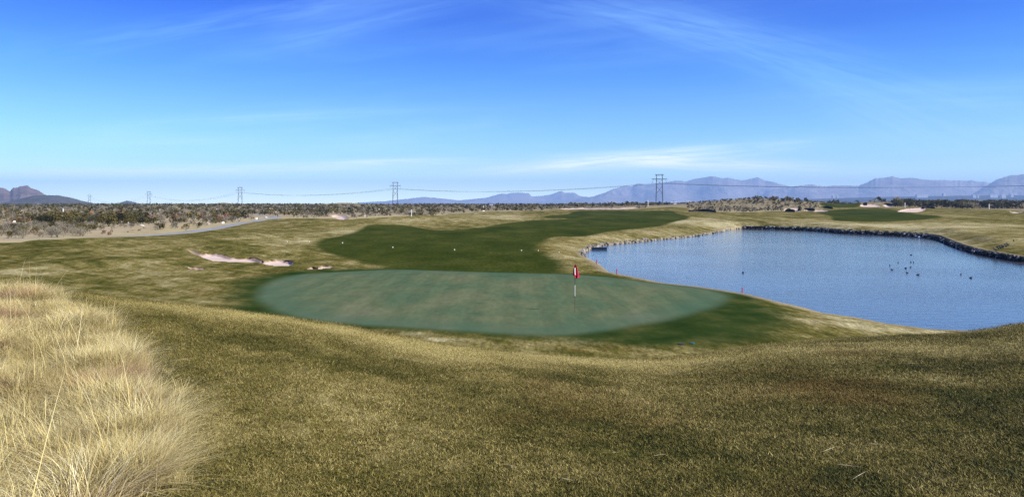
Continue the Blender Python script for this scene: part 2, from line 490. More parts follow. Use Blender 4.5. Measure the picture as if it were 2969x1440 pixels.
# patches of dormant (tan, +) or greener (-) turf: px, py, half width px, half height px, value
DRY_PX = [
    (1000,672,90,10,.55),(870,700,70,14,.5),(700,700,110,14,.25),(760,680,90,10,.35),(560,700,130,10,-.5),(640,708,80,8,-.45),(420,705,80,9,-.3),(250,700,90,7,-.25),
    (150,722,90,14,-.5),(230,735,60,12,-.45),(60,745,70,12,-.4),(260,720,22,20,.35),(330,740,40,26,-.15),(130,790,130,16,.35),(60,780,60,14,.35),(420,780,90,9,.3),
    (560,800,80,14,.15),(640,830,60,22,-.3),(480,860,90,14,-.45),(360,845,90,14,-.35),(300,820,60,12,-.1),(700,795,80,10,.0),(560,760,40,8,-.35),(700,775,90,5,-.25),
    (1150,640,120,12,.35),(1350,640,110,10,.3),(1330,625,120,8,.4),(1450,630,60,8,.5),(1500,628,60,6,.55),(1200,650,60,8,.2),(1060,640,60,8,-.05),
    (1600,745,60,10,.5),(1680,760,70,14,.35),(1660,715,70,22,.6),(1780,690,120,14,.55),(1950,670,120,12,.55),(2050,640,120,14,.6),(1950,640,60,8,.7),(2100,652,60,8,.6),
    (2030,628,70,8,-.1),(2150,632,160,12,.15),(2350,640,90,14,.5),(2500,655,200,9,.65),(2700,660,150,14,.55),(2850,655,120,20,.5),(2900,690,90,20,.4),(2800,625,120,10,.25),
    (2940,625,50,8,-.2),(2700,690,60,8,.5),(2850,700,60,14,.3),(2950,740,60,12,.5),
    (2350,925,110,14,.45),(2550,955,160,12,.5),(2750,968,160,9,.55),(2300,960,80,18,.1),(2150,980,100,10,-.1),
    (2088,634,12,9,-.6),(2140,634,13,9,-.6),(2180,628,12,8,-.7),(2192,640,10,6,-.6),(2222,625,12,7,-.7),(2238,636,12,7,-.7),(2272,628,14,7,-.5),(2255,620,10,4,-.4),
    (1500,1000,220,10,.25),(1300,985,90,7,.75),(1200,965,60,6,.8),(1120,955,60,4,.55),(1700,1010,90,6,.3),(1900,1025,120,8,.2),
]
DRY_FG = [
    (760,925,160,12,.75),(960,965,150,16,.55),(1150,1000,150,14,.5),(560,900,120,8,.6),(1350,1020,150,10,.6),(1600,1042,180,7,.55),(1850,1058,160,8,.5),
    (2300,1020,250,16,.45),(2600,1010,250,18,.45),(2850,1010,200,18,.35),(700,985,170,22,-.35),(900,1060,200,30,-.25),(520,950,120,16,-.25),(400,920,100,14,-.1),
    (1500,1100,200,22,.15),(1700,1230,160,28,-.65),(1450,1180,140,26,-.45),(1330,1110,80,16,-.3),(900,1300,120,30,-.25),(1060,1400,120,24,-.3),(640,1200,90,50,-.3),(680,1350,80,60,-.2),
    (2300,1130,200,22,-.15),(2500,1170,200,22,-.35),(2850,1170,180,28,-.65),(2950,1210,90,30,-.6),(2750,1110,200,16,.3),(2150,1150,160,20,.2),(2350,1270,160,12,-.3),
    (2200,1350,200,30,.25),(2600,1330,200,24,.1),(2850,1370,160,14,-.3),(1900,1150,160,24,.1),(2000,1300,160,24,.05),(1250,1250,160,26,.15),(1000,1180,110,30,.25),(1600,1380,180,30,.2),
    (560,1080,60,60,.1),(820,1150,60,40,.25),(660,1290,50,40,.1),(1350,1330,120,26,.3),
]
DRY_FG += [(x, float(np.interp(x, CREST_X, CREST_Y))+9, 100, 7, .42) for x in range(150, 2050, 130)]
def dry_blobs(lst, dmin, dmax):
    out = []
    for (x, y, rx, ry, v) in lst:
        X, Y = unproj(x, y, None, dmin, dmax)
        if dmin < 10 and Y > 15: Y = 13.5; X = (x-CX)/FPX*Y
        _, Ya = unproj(x, y-ry, None, dmin, dmax); _, Yb = unproj(x, y+ry, None, dmin, dmax)
        ry_m = max(0.5*abs(Ya-Yb), 0.25)
        if dmin < 10:
            ry_m = min(ry_m, 2.5)
            if v < 0: v *= .75
            else: v *= 1.2
        out.append((X, Y, max(rx/FPX*Y, .2), min(ry_m, 40), v))
    return out
DRY = dry_blobs(DRY_PX, 17, 6000) + dry_blobs(DRY_FG, 2.0, 16.0)
def dry_field(X, Y):
    a = np.zeros(X.shape)
    for (bx, by, rx, ry, v) in DRY:
        wx = X + vnoise(X, Y, rx*0.6+.1, 8)*rx*0.9; wy = Y + vnoise(X, Y, ry*0.8+.1, 9)*ry*0.9
        a += v*np.exp(-((wx-bx)/rx)**2-((wy-by)/ry)**2)
    return np.clip(a, -1, 1)

# ground that carries the tall dry grass
TALL_PX = [(-120,846),(20,846),(70,850),(150,880),(215,925),(300,985),(330,1060),(355,1150),(370,1240),(372,1330),(365,1420),(360,1520),(-300,1520)]
def un_fg(x, y):
    if y > 1440: D = 3.2; return ((x-CX)/FPX*D, D)
    X, Y = unproj(x, y, None, 2.0, 14.6); return X, Y
TALL_W = np.array([un_fg(x, y) for x, y in TALL_PX[:-1]] + [(-1.2, 1.5), (-14, 1.5), (-14, 14.6)])

# ------------------------------------------------------------------ terrain mesh
th_in = np.linspace(R(-40), R(40), 700)
th_out = np.linspace(R(40), R(320), 66)[1:-1]
TH = np.concatenate([th_in, th_out]); NT = len(TH)
RR = np.concatenate([[0.15, 0.6, 1.1], np.exp(np.linspace(math.log(1.6), math.log(480), 620)), np.exp(np.linspace(math.log(500), math.log(28000), 44))])
NR = len(RR)
TT, RG = np.meshgrid(TH, RR)
X = (np.sin(TT)*RG).ravel(); Y = (np.cos(TT)*RG).ravel()
Z, SDP = H1(X, Y, True)

def clampd(v): return np.clip(v, -30, 30)
SG = clampd(sdist(X, Y, GREEN)[0]); SC = clampd(sdist(X, Y, COLLAR)[0])
SF = clampd(np.minimum(np.minimum(sdist(X, Y, FAIRWAY)[0], sdist(X, Y, FAIRWAY2)[0]), sdist(X, Y, FAIRWAY3)[0]))
SD = clampd(sdist(X, Y, DESERT)[0])
SS = np.full(X.shape, 30.0)
NEAR_SAND = np.full(X.shape, 30.0)
for i, p in enumerate(SANDS):
    m = (np.abs(X-p[:,0].mean()) < 60) & (np.abs(Y-p[:,1].mean()) < 90)
    v = sdist(X[m], Y[m], p)[0]
    SS[m] = np.minimum(SS[m], v)
    if i < 3: NEAR_SAND[m] = np.minimum(NEAR_SAND[m], v)
# path strip
best = np.full(X.shape, 30.0)
m = (X > -120) & (X < -20) & (Y > 50) & (Y < 240)
bm = np.full(m.sum(), 30.0)
for (a, b) in zip(PATH[:-1], PATH[1:]):
    dx, dy = b-a; t = np.clip(((X[m]-a[0])*dx+(Y[m]-a[1])*dy)/(dx*dx+dy*dy), 0, 1)
    bm = np.minimum(bm, np.hypot(X[m]-a[0]-t*dx, Y[m]-a[1]-t*dy))
best[m] = bm
SPATH = best - 1.25
# keep the desert side of the path as boundary where the path runs along it
# carve bunkers: floor sinks, a low lip stands round it
Z = Z - 0.22*smooth((-NEAR_SAND+0.05)/0.30) + 0.04*np.exp(-(np.maximum(NEAR_SAND, 0)/0.7)**2)*(NEAR_SAND > 0)
far_s = (SS < 8) & (NEAR_SAND > 25)
Z = Z - np.where(far_s, 0.5*smooth((-SS+0.1)/0.8), 0)
DRYV = dry_field(X, Y)
DRYV = np.maximum(DRYV, 1.1*smooth((-sdist(X, Y, TALL_W)[0]+0.3)/0.8)-0.1)
Zg = Z.reshape(NR, NT)

# normals from the grid
Pg = np.stack([X.reshape(NR, NT), Y.reshape(NR, NT), Zg], -1)
du = np.roll(Pg, -1, 1) - np.roll(Pg, 1, 1)
dr = np.gradient(Pg, axis=0)
NRM = np.cross(du, dr); NRM /= np.linalg.norm(NRM, axis=-1, keepdims=True)
NRM[NRM[..., 2] < 0] *= -1
NRM = NRM.reshape(-1, 3)

# vertex table: x y z  nx ny nz  sg sc sf sd ss sp dry sdp
VT = np.concatenate([Pg.reshape(-1, 3), NRM, np.stack([SG, SC, SF, SD, SS, SPATH, DRYV, clampd(SDP)], 1)], 1)
ii, jj = np.meshgrid(np.arange(NR-1), np.arange(NT), indexing='ij')
a = ii*NT+jj; b = ii*NT+(jj+1) % NT; c = (ii+1)*NT+(jj+1) % NT; d = (ii+1)*NT+jj
TRI = np.concatenate([np.stack([a.ravel(), b.ravel(), d.ravel()], 1), np.stack([b.ravel(), c.ravel(), d.ravel()], 1)])

def clip_split(V, T, s):
    """split triangles by the sign of s (per vertex); returns V, inside, outside"""
    sv = s(V)[T]
    pos = (sv > 0).sum(1)
    inside = [T[pos == 0]]; outside = [T[pos == 3]]
    newV = [V]; base = len(V)
    mix = T[(pos == 1) | (pos == 2)]
    if len(mix):
        smx = s(V)[mix]; p = (smx > 0)
        lone_pos = p.sum(1) == 1
        lone = np.where(lone_pos, np.argmax(p, 1), np.argmin(p, 1))
        rows = np.arange(len(mix))
        A = mix[rows, lone]; B = mix[rows, (lone+1) % 3]; C = mix[rows, (lone+2) % 3]
        edges = np.concatenate([np.stack([A, B], 1), np.stack([A, C], 1)])
        es = np.sort(edges, 1)
        uq, inv = np.unique(es, axis=0, return_inverse=True)
        inv = inv.ravel()
        sa = s(V)[uq[:, 0]]; sb = s(V)[uq[:, 1]]
        t = (sa/(sa-sb))[:, None]
        newV.append(V[uq[:, 0]]*(1-t)+V[uq[:, 1]]*t)
        P = base+inv[:len(mix)]; Q = base+inv[len(mix):]
        t1 = np.stack([A, P, Q], 1); t2 = np.stack([P, B, Q], 1); t3 = np.stack([B, C, Q], 1)
        inside += [t1[~lone_pos], t2[lone_pos], t3[lone_pos]]
        outside += [t1[lone_pos], t2[~lone_pos], t3[~lone_pos]]
    return np.concatenate(newV), np.concatenate(inside), np.concatenate(outside)

def surface(name, V, T, material, label=None):
    used, inv = np.unique(T, return_inverse=True)
    inv = inv.reshape(-1, 3); P = V[used]
    me = bpy.data.meshes.new(name)
    me.vertices.add(len(used)); me.vertices.foreach_set('co', P[:, :3].astype(np.float32).ravel())
    me.loops.add(len(inv)*3); me.loops.foreach_set('vertex_index', inv.astype(np.int32).ravel())
    me.polygons.add(len(inv)); me.polygons.foreach_set('loop_start', np.arange(0, len(inv)*3, 3, dtype=np.int32))
    me.update(calc_edges=True)
    me.polygons.foreach_set('use_smooth', np.ones(len(inv), bool))
    for k, nm in ((6, 'sg'), (7, 'sc'), (8, 'sf'), (9, 'sd'), (10, 'ss'), (12, 'dry'), (13, 'sp')):
        at = me.attributes.new(nm, 'FLOAT', 'POINT'); at.data.foreach_set('value', P[:, k].astype(np.float32))
    me.normals_split_custom_set_from_vertices(P[:, 3:6].astype(np.float32).tolist())
    me.materials.append(material)
    o = bpy.data.objects.new(name, me); col.objects.link(o)
    tag(o, label=label, kind='structure')
    return o

# ---- ground materials
def new_mat(name):
    m = bpy.data.materials.new(name); m.use_nodes = True
    nt = m.node_tree; b = nt.nodes['Principled BSDF']
    b.inputs['Roughness'].default_value = 0.95; b.inputs['Specular IOR Level'].default_value = 0.0
    g = nt.nodes.new('ShaderNodeNewGeometry')
    return m, nt, b, g.outputs['Position']

def attr(nt, name, typ='GEOMETRY'):
    n = nt.nodes.new('ShaderNodeAttribute'); n.attribute_name = name; n.attribute_type = typ
    return n.outputs['Fac']

def rough_color(nt, P, dry, blade=None):
    """dormant bermuda: straw, olive and brown tufts; shared by the ground and the blades standing on it"""
    n1 = noise(nt, P, 0.13, 4, 0.62, (1, 0.38, 1))
    n2 = noise(nt, P, 0.8, 4, 0.64, (1, 0.42, 1))
    n3 = noise(nt, P, 5.5, 3, 0.65)
    n6 = noise(nt, P, 0.34, 3, 0.6, (1, 0.5, 1), 0.3, (2, 7, 1))
    v = math_n(nt, 'MULTIPLY', dry, 0.50)
    v = math_n(nt, 'ADD', v, 0.47)
    v = math_n(nt, 'ADD', v, math_n(nt, 'MULTIPLY', math_n(nt, 'SUBTRACT', n1, 0.5), 0.7))
    v = math_n(nt, 'ADD', v, math_n(nt, 'MULTIPLY', math_n(nt, 'SUBTRACT', n2, 0.5), 0.95))
    v = math_n(nt, 'ADD', v, math_n(nt, 'MULTIPLY', math_n(nt, 'SUBTRACT', n3, 0.5), 0.6))
    v = math_n(nt, 'ADD', v, math_n(nt, 'MULTIPLY', math_n(nt, 'SUBTRACT', n6, 0.5), 0.6))
    mp = nt.nodes.new('ShaderNodeMapping'); mp.inputs[2].default_value = (0, 0, R(38)); L(nt, P, mp.inputs[0])
    n7 = noise(nt, mp.outputs[0], 0.75, 4, 0.62, (0.45, 1.5, 1), 0.4, (1, 3, 5))
    v = math_n(nt, 'ADD', v, math_n(nt, 'MULTIPLY', math_n(nt, 'SUBTRACT', n7, 0.52), 0.95))
    if blade is not None:
        v = math_n(nt, 'ADD', v, math_n(nt, 'MULTIPLY', math_n(nt, 'SUBTRACT', blade, 0.5), 0.8))
    c = ramp(nt, v, [(0.0, (0.022, 0.032, 0.006)), (0.20, (0.050, 0.054, 0.010)), (0.40, (0.102, 0.089, 0.021)), (0.56, (0.172, 0.141, 0.046)),
                     (0.76, (0.255, 0.217, 0.094)), (1.0, (0.38, 0.33, 0.17))])
    n4 = noise(nt, P, 0.34, 3, 0.6, None, 0, (9, 4, 2))
    c = mix_c(nt, map_range(nt, n4, 0.56, 0.75, 0, 0.5), c, (0.125, 0.072, 0.020))
    return c

def make_turf():
    m, nt, b, P = new_mat('turf')
    dry = attr(nt, 'dry'); sg = attr(nt, 'sg'); sc = attr(nt, 'sc'); sf = attr(nt, 'sf'); sp = attr(nt, 'sp')
    c = rough_color(nt, P, dry)
    fine = noise(nt, P, 26, 3, 0.7)
    c = mix_c(nt, 1.0, c, ramp(nt, fine, [(0.3, 0.55), (0.5, 1.0), (0.75, 1.5)]), 'MULTIPLY')
    speck = noise(nt, P, 6.5, 3, 0.75, (1, 0.22, 1))
    c = mix_c(nt, 1.0, c, ramp(nt, speck, [(0.30, 0.52), (0.5, 1.0), (0.72, 1.55)]), 'MULTIPLY')
    speck2 = ramp(nt, noise(nt, P, 4.0, 4, 0.75, (1, 0.2, 1)), [(0.30, 0.78), (0.5, 1.0), (0.72, 1.25)])
    wv = nt.nodes.new('ShaderNodeTexWave'); wv.inputs['Scale'].default_value = 0.19; wv.inputs['Distortion'].default_value = 0.6; L(nt, P, wv.inputs[0])
    band = ramp(nt, wv.outputs['Fac'], [(0.3, 0.95), (0.7, 1.05)])
    wob = math_n(nt, 'MULTIPLY', math_n(nt, 'SUBTRACT', noise(nt, P, 1.1, 4, 0.6), 0.5), 1.6)
    wob2 = math_n(nt, 'MULTIPLY', math_n(nt, 'SUBTRACT', noise(nt, P, 0.5, 3, 0.6), 0.5), 2.2)
    # fairway, overseeded dark green
    fn = noise(nt, P, 0.16, 5, 0.64, (1, 0.4, 1)); ff = noise(nt, P, 3.0, 3, 0.6)
    fc = ramp(nt, math_n(nt, 'ADD', math_n(nt, 'MULTIPLY', fn, 0.75), math_n(nt, 'MULTIPLY', ff, 0.25)),
              [(0.34, (0.019, 0.030, 0.004)), (0.46, (0.030, 0.041, 0.006)), (0.56, (0.044, 0.053, 0.009)), (0.68, (0.072, 0.072, 0.016))])
    fc = mix_c(nt, 1.0, fc, speck2, 'MULTIPLY')
    c = mix_c(nt, map_range(nt, math_n(nt, 'ADD', sf, math_n(nt, 'MULTIPLY', wob, 0.8)), -0.9, 0.6, 1, 0), c, fc)
    # collar of the green
    cn = noise(nt, P, 0.5, 4, 0.6)
    cc = ramp(nt, cn, [(0.3, (0.014, 0.030, 0.006)), (0.5, (0.028, 0.046, 0.010)), (0.68, (0.060, 0.065, 0.017))])
    c = mix_c(nt, map_range(nt, math_n(nt, 'ADD', sc, math_n(nt, 'MULTIPLY', wob2, 1.0)), -1.3, 1.2, 1, 0), c, cc)
    cc_ = None
    c = mix_c(nt, 1.0, c, mix_c(nt, 0.5, (1, 1, 1), speck2), 'MULTIPLY')
    # putting surface, close cut, blue green with worn grey-brown drifts
    gn = noise(nt, P, 0.24, 5, 0.6, (1, 0.45, 1), 0.5); g2 = noise(nt, P, 1.6, 4, 0.6, (1, 0.5, 1)); g3 = noise(nt, P, 14, 3, 0.6)
    gv = math_n(nt, 'ADD', math_n(nt, 'MULTIPLY', gn, 0.62), math_n(nt, 'ADD', math_n(nt, 'MULTIPLY', g2, 0.22), math_n(nt, 'MULTIPLY', g3, 0.16)))
    gc = ramp(nt, gv, [(0.36, (0.054, 0.092, 0.048)), (0.46, (0.076, 0.109, 0.054)), (0.54, (0.104, 0.120, 0.058)), (0.66, (0.148, 0.146, 0.090))])
    gc = mix_c(nt, 1.0, mix_c(nt, 0.6, gc, speck2, 'MULTIPLY'), band, 'MULTIPLY')
    edge = map_range(nt, math_n(nt, 'ADD', sg, math_n(nt, 'MULTIPLY', wob2, .8)), -3.4, -0.8, 0, 0.55)
    gc = mix_c(nt, edge, gc, (0.056, 0.104, 0.060))
    c = mix_c(nt, map_range(nt, math_n(nt, 'ADD', sg, math_n(nt, 'MULTIPLY', wob2, 0.35)), -0.75, 0.35, 1, 0), c, gc)
    # bare pale strip of earth at the pond's edge
    en = math_n(nt, 'ADD', sp, math_n(nt, 'MULTIPLY', wob, 0.25))
    em = math_n(nt, 'MULTIPLY', map_range(nt, en, 0.1, 0.9, 1, 0), 0.75)
    c = mix_c(nt, em, c, (0.31, 0.25, 0.15))
    L(nt, c, b.inputs['Base Color'])
    bp = nt.nodes.new('ShaderNodeBump'); bp.inputs['Strength'].default_value = 0.5; bp.inputs['Distance'].default_value = 0.04
    hb = math_n(nt, 'ADD', fine, noise(nt, P, 6, 3, 0.6))
    close = map_range(nt, math_n(nt, 'MINIMUM', sg, sf), -0.2, 0.6, 0.12, 1.0)
    L(nt, math_n(nt, 'MULTIPLY', hb, close), bp.inputs['Height']); L(nt, bp.outputs[0], b.inputs['Normal'])
    return m

def make_desert():
    m, nt, b, P = new_mat('desert_soil')
    n1 = noise(nt, P, 0.05, 5, 0.6, (1, 0.6, 1)); n2 = noise(nt, P, 0.5, 5, 0.65); n3 = noise(nt, P, 3.5, 4, 0.65)
    v = math_n(nt, 'ADD', math_n(nt, 'MULTIPLY', n1, 0.45), math_n(nt, 'ADD', math_n(nt, 'MULTIPLY', n2, 0.35), math_n(nt, 'MULTIPLY', n3, 0.2)))
    c = ramp(nt, v, [(0.3, (0.13, 0.11, 0.062)), (0.42, (0.26, 0.215, 0.115)), (0.52, (0.34, 0.275, 0.165)), (0.62, (0.45, 0.33, 0.235)), (0.75, (0.50, 0.42, 0.31))])
    # straw cover near the mown edge
    sd = attr(nt, 'sd')
    st = math_n(nt, 'MULTIPLY', map_range(nt, sd, -14, -1, 0, 1), map_range(nt, n2, 0.35, 0.55))
    c = mix_c(nt, math_n(nt, 'MULTIPLY', st, 0.75), c, (0.37, 0.31, 0.15))
    # low scrub too far off to build: fine dark mottling of the soil cover
    n5 = noise(nt, P, 0.22, 4, 0.7)
    pv = nt.nodes.new('ShaderNodeVectorMath'); pv.operation = 'LENGTH'; L(nt, P, pv.inputs[0])
    fr = map_range(nt, pv.outputs['Value'], 150, 420)
    c = mix_c(nt, math_n(nt, 'MULTIPLY', fr, map_range(nt, n5, 0.3, 0.6, 0.35, 0.85)), c, (0.105, 0.088, 0.045))
    L(nt, c, b.inputs['Base Color'])
    bp = nt.nodes.new('ShaderNodeBump'); bp.inputs['Strength'].default_value = 0.7; bp.inputs['Distance'].default_value = 0.15
    L(nt, math_n(nt, 'ADD', n2, math_n(nt, 'MULTIPLY', n3, .4)), bp.inputs['Height']); L(nt, bp.outputs[0], b.inputs['Normal'])
    return m

def make_sand():
    m, nt, b, P = new_mat('bunker_sand')
    n1 = noise(nt, P, 0.6, 4, 0.6); n2 = noise(nt, P, 9, 3, 0.6); ss = attr(nt, 'ss')
    c = ramp(nt, n1, [(0.3, (0.46, 0.33, 0.25)), (0.55, (0.54, 0.43, 0.345)), (0.8, (0.57, 0.455, 0.37))])
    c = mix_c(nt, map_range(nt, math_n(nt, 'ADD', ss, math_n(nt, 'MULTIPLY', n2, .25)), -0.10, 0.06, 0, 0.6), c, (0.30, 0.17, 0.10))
    L(nt, c, b.inputs['Base Color'])
    bp = nt.nodes.new('ShaderNodeBump'); bp.inputs['Strength'].default_value = 0.4; bp.inputs['Distance'].default_value = 0.05
    L(nt, n2, bp.inputs['Height']); L(nt, bp.outputs[0], b.inputs['Normal'])
    return m

def make_path():
    m, nt, b, P = new_mat('path_concrete')
    n1 = noise(nt, P, 0.8, 5, 0.6)
    L(nt, ramp(nt, n1, [(0.3, (0.20, 0.20, 0.19)), (0.7, (0.30, 0.295, 0.28))]), b.inputs['Base Color'])
    return m

turf_m = make_turf(); desert_m = make_desert(); sand_m = make_sand(); path_m = make_path()
V = VT; T = TRI
V, t_sand, T = clip_split(V, T, lambda v: v[:, 10])
V, t_path, T = clip_split(V, T, lambda v: v[:, 11])
V, t_green, T = clip_split(V, T, lambda v: v[:, 7])
V, t_fair, T = clip_split(V, T, lambda v: v[:, 8])
V, t_des, T = clip_split(V, T, lambda v: v[:, 9])
cen = V[t_sand].mean(1)
sd_all = np.array([sdist(cen[:, 0], cen[:, 1], p)[0] for p in SANDS]) if len(t_sand) else None
which = np.argmin(sd_all, 0)
for i in range(len(SANDS)):
    ts = t_sand[which == i]
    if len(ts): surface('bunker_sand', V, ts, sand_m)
surface('cart_path', V, t_path, path_m)
surface('putting_green', V, t_green, turf_m)
cf_ = V[t_fair].mean(1)
f2 = cf_[:, 0] > 60
surface('fairway', V, t_fair[~f2], turf_m); surface('fairway', V, t_fair[f2], turf_m)
surface('desert_ground', V, t_des, desert_m)
surface('ground', V, T, turf_m)

def HZ(x, y):
    """final ground height at scalar or array positions (pond carved)"""
    return H1(np.atleast_1d(np.asarray(x, float)), np.atleast_1d(np.asarray(y, float)))
def ground_at(px, py, dmin=17.0):
    X, Y = unproj(px, py, None, dmin); return X, Y, float(HZ(X, Y)[0])
# ------------------------------------------------------------------ water
def make_water():
    m = bpy.data.materials.new('pond_water'); m.use_nodes = True
    nt = m.node_tree; b = nt.nodes['Principled BSDF']
    g = nt.nodes.new('ShaderNodeNewGeometry'); P = g.outputs['Position']
    b.inputs['Roughness'].default_value = 0.06
    b.inputs['IOR'].default_value = 1.33
    b.inputs['Specular IOR Level'].default_value = 0.5
    n0 = noise(nt, P, 0.04, 4, 0.6)
    L(nt, ramp(nt, n0, [(0.3, (0.060, 0.070, 0.085)), (0.7, (0.080, 0.088, 0.095))]), b.inputs['Base Color'])
    n1 = noise(nt, P, 1.5, 4, 0.62, (0.75, 1.2, 1)); n2 = noise(nt, P, 6.0, 3, 0.6, (0.8, 1.2, 1)); n3 = noise(nt, P, 0.05, 3, 0.5)
    h = math_n(nt, 'ADD', n1, math_n(nt, 'MULTIPLY', n2, 0.35))
    h = math_n(nt, 'MULTIPLY', h, map_range(nt, n3, 0.3, 0.7, 0.7, 1.15))
    bp = nt.nodes.new('ShaderNodeBump'); bp.inputs['Strength'].default_value = 1.0; bp.inputs['Distance'].default_value = 0.027
    L(nt, h, bp.inputs['Height']); L(nt, bp.outputs[0], b.inputs['Normal'])
    return m
px = pond[:, :2]; cxy = px.mean(0)
ring = []
for i in range(len(px)):
    dvec = px[i]-px[i-1] + px[(i+1) % len(px)]-px[i]
    nrm = np.array([dvec[1], -dvec[0]]); nrm /= np.linalg.norm(nrm)+1e-9
    q = px[i] + nrm*1.0
    if sdist(np.array([q[0]]), np.array([q[1]]), pond)[0][0] < 0: q = px[i] - nrm*1.0
    ring.append((q[0], q[1], WZ))
import mathutils.geometry as mg
tris = mg.tessellate_polygon([[Vector(p) for p in ring]])
wv = ring; wf = [tuple(t) for t in tris]
w = mesh_obj('water', wv, wf, make_water())
for p in w.data.polygons:
    if p.normal.z < 0: p.flip()
tag(w, kind='structure')

# ------------------------------------------------------------------ rocks
def rock_mesh(name, m, seed, n=8):
    """a broken stone: a cube cut and jittered, about 40 triangles"""
    r = random.Random(seed); import bmesh
    bm = bmesh.new(); bmesh.ops.create_icosphere(bm, subdivisions=1, radius=0.5)
    cuts = [(Vector((r.uniform(-1,1), r.uniform(-1,1), r.uniform(-.8,.8))).normalized(), r.uniform(.28,.42)) for _ in range(5)]
    for v in bm.verts:
        for (nn, dd) in cuts:
            k = v.co.dot(nn)
            if k > dd: v.co -= nn*(k-dd)
        v.co *= r.uniform(.9, 1.12)
    me = bpy.data.meshes.new(name); bm.to_mesh(me); bm.free(); me.materials.append(m)
    return me
def stone_mat(name, stops, island=False):
    m = bpy.data.materials.new(name); m.use_nodes = True; nt = m.node_tree; b = nt.nodes['Principled BSDF']
    b.inputs['Roughness'].default_value = 0.85; b.inputs['Specular IOR Level'].default_value = 0.2
    oi = nt.nodes.new('ShaderNodeObjectInfo'); g = nt.nodes.new('ShaderNodeNewGeometry')
    nz = noise(nt, g.outputs['Position'], 1.3, 4, 0.7)
    f = math_n(nt, 'ADD', math_n(nt, 'MULTIPLY', g.outputs['Random Per Island'] if island else oi.outputs['Random'], 0.6), math_n(nt, 'MULTIPLY', nz, 0.5))
    L(nt, ramp(nt, f, stops), b.inputs['Base Color'])
    return m
pale_stone = stone_mat('pale_stone', [(0.15, (.05,.045,.04)), (0.4, (.14,.125,.10)), (0.65, (.28,.25,.20)), (0.95, (.44,.41,.35))])
dark_stone = stone_mat('dark_stone', [(0.1, (.006,.006,.006)), (0.58, (.014,.013,.013)), (0.68, (.05,.047,.043)), (0.76, (.22,.20,.18)), (.9, (.42,.38,.33))])
pale_meshes = [rock_mesh('pale_rock', pale_stone, 40+i) for i in range(6)]
dark_meshes = [rock_mesh('rock', dark_stone, 80+i) for i in range(6)]

# pale rip-rap along the left and far-left shore, each stone a thing
idx_far0 = len(POND)+len(POND_TAIL)
far = pond[idx_far0:]
def along(pts, step):
    out = []
    for a, b in zip(pts[:-1], pts[1:]):
        n = max(1, int(np.hypot(*(b-a)[:2])/step))
        for k in range(n):
            out.append(a+(b-a)*((k+random.uniform(.1,.9))/n))
    return out
wall_end = 13
rip = far[wall_end:, :2][::-1]           # starts at the near left corner
cnt = 0
def rock_obj(me, name, loc, s, parent=None):
    o = bpy.data.objects.new(name, me); o.location = loc
    o.rotation_euler = (random.uniform(0,6), random.uniform(0,6), random.uniform(0,6)); o.scale = s
    if parent: o.parent = parent
    col.objects.link(o); return o
rip_pts = along(rip, 0.62)
for ip, p in enumerate(rip_pts):
    Yd = p[1]
    rows = 2 if Yd < 112 else 1
    for k in range(rows):
        s = random.uniform(.30, .55)*(1.0 if Yd < 110 else 1.25)
        if cnt >= 290: break
        q = p + np.array([random.uniform(-.25,.25), random.uniform(-.3,.3)+k*.45])
        z = WZ + 0.04 + k*0.17 + random.uniform(-.03,.05)
        o = rock_obj(random.choice(pale_meshes), 'shore_rock', (q[0], q[1], z), (s*1.15, s*.9, s*.62))
        fr_ = ip/len(rip_pts)
        where = ['at the near left corner of the pond', 'between the left corner and the dark box', 'beside the floating dark box', 'just past the floating dark box',
                 'a third of the way along the left shore', 'halfway along the left shore', 'past the middle of the left shore', 'where the left shore nears its far end', 'at the far left corner of the pond'][min(8, int(fr_*9))]
        part = ['left part', 'middle part', 'right part'][int(fr_*27) % 3]
        tag(o, f"{'large' if s > .56 else 'middle-sized' if s > .42 else 'small'} pale stone {where}, {part}, {'upper' if k else 'waterline'} row", 'rock', 'pale rocks along the pond edge')
        cnt += 1

# dark stone wall round the far and right shore: near stones as parts, the far ones joined
wall = empty('stone_wall', (60, 100, WZ)); wall.rotation_euler = (0,0,0)
tag(wall, 'low black stacked stone wall along the far and right shore of the pond', 'stone wall')
wpts = far[:wall_end+1, :2]
wpts = np.concatenate([pond[idx_far0-2:idx_far0, :2], wpts])
rocks = []
def wh_(y): return float(np.interp(y, [70, 115, 160], [.62, .8, 1.0]))
def inward(p):
    d = np.array([25.0, 92.0])-np.array(p[:2]); return d/np.linalg.norm(d)
for p in along(wpts, 0.40):
    iw = inward(p)
    for c in range(3):
        s = random.uniform(.34, .52); q = iw*(.34-c*.08+random.uniform(-.08,.08))
        rocks.append((p[0]+q[0]+random.uniform(-.08,.08), p[1]+q[1], WZ+.05+(c*.24+random.uniform(-.04,.04))*wh_(p[1]), s*(.72+.28*wh_(p[1]))))
vis = [r for r in rocks if abs(r[0]/r[1]) < 0.705]
out = [r for r in rocks if abs(r[0]/r[1]) >= 0.705]
vis.sort(key=lambda r: r[1])
jv, jf = [], []
for i, r in enumerate(vis[:]):
    me = random.choice(dark_meshes); s = r[3]
    if i < 295:
        rock_obj(me, 'rock', (r[0]-60, r[1]-100, r[2]-WZ), (s*1.2, s, s*.85), wall)
    else:
        mt = Matrix.Rotation(random.uniform(0,6), 3, 'Z') @ Matrix.Rotation(random.uniform(0,6), 3, 'X')
        b0 = len(jv)
        for v in me.vertices:
            q = mt @ v.co; jv.append((q.x*s*1.2+r[0]-60, q.y*s+r[1]-100, q.z*s*.85+r[2]-WZ))
        jf += [tuple(k+b0 for k in p.vertices) for p in me.polygons]
dark_join = stone_mat('dark_stone_far', [(0.1, (.006,.006,.006)), (0.58, (.014,.013,.013)), (0.66, (.05,.047,.043)), (0.74, (.24,.22,.20)), (.9, (.45,.41,.36))], True)
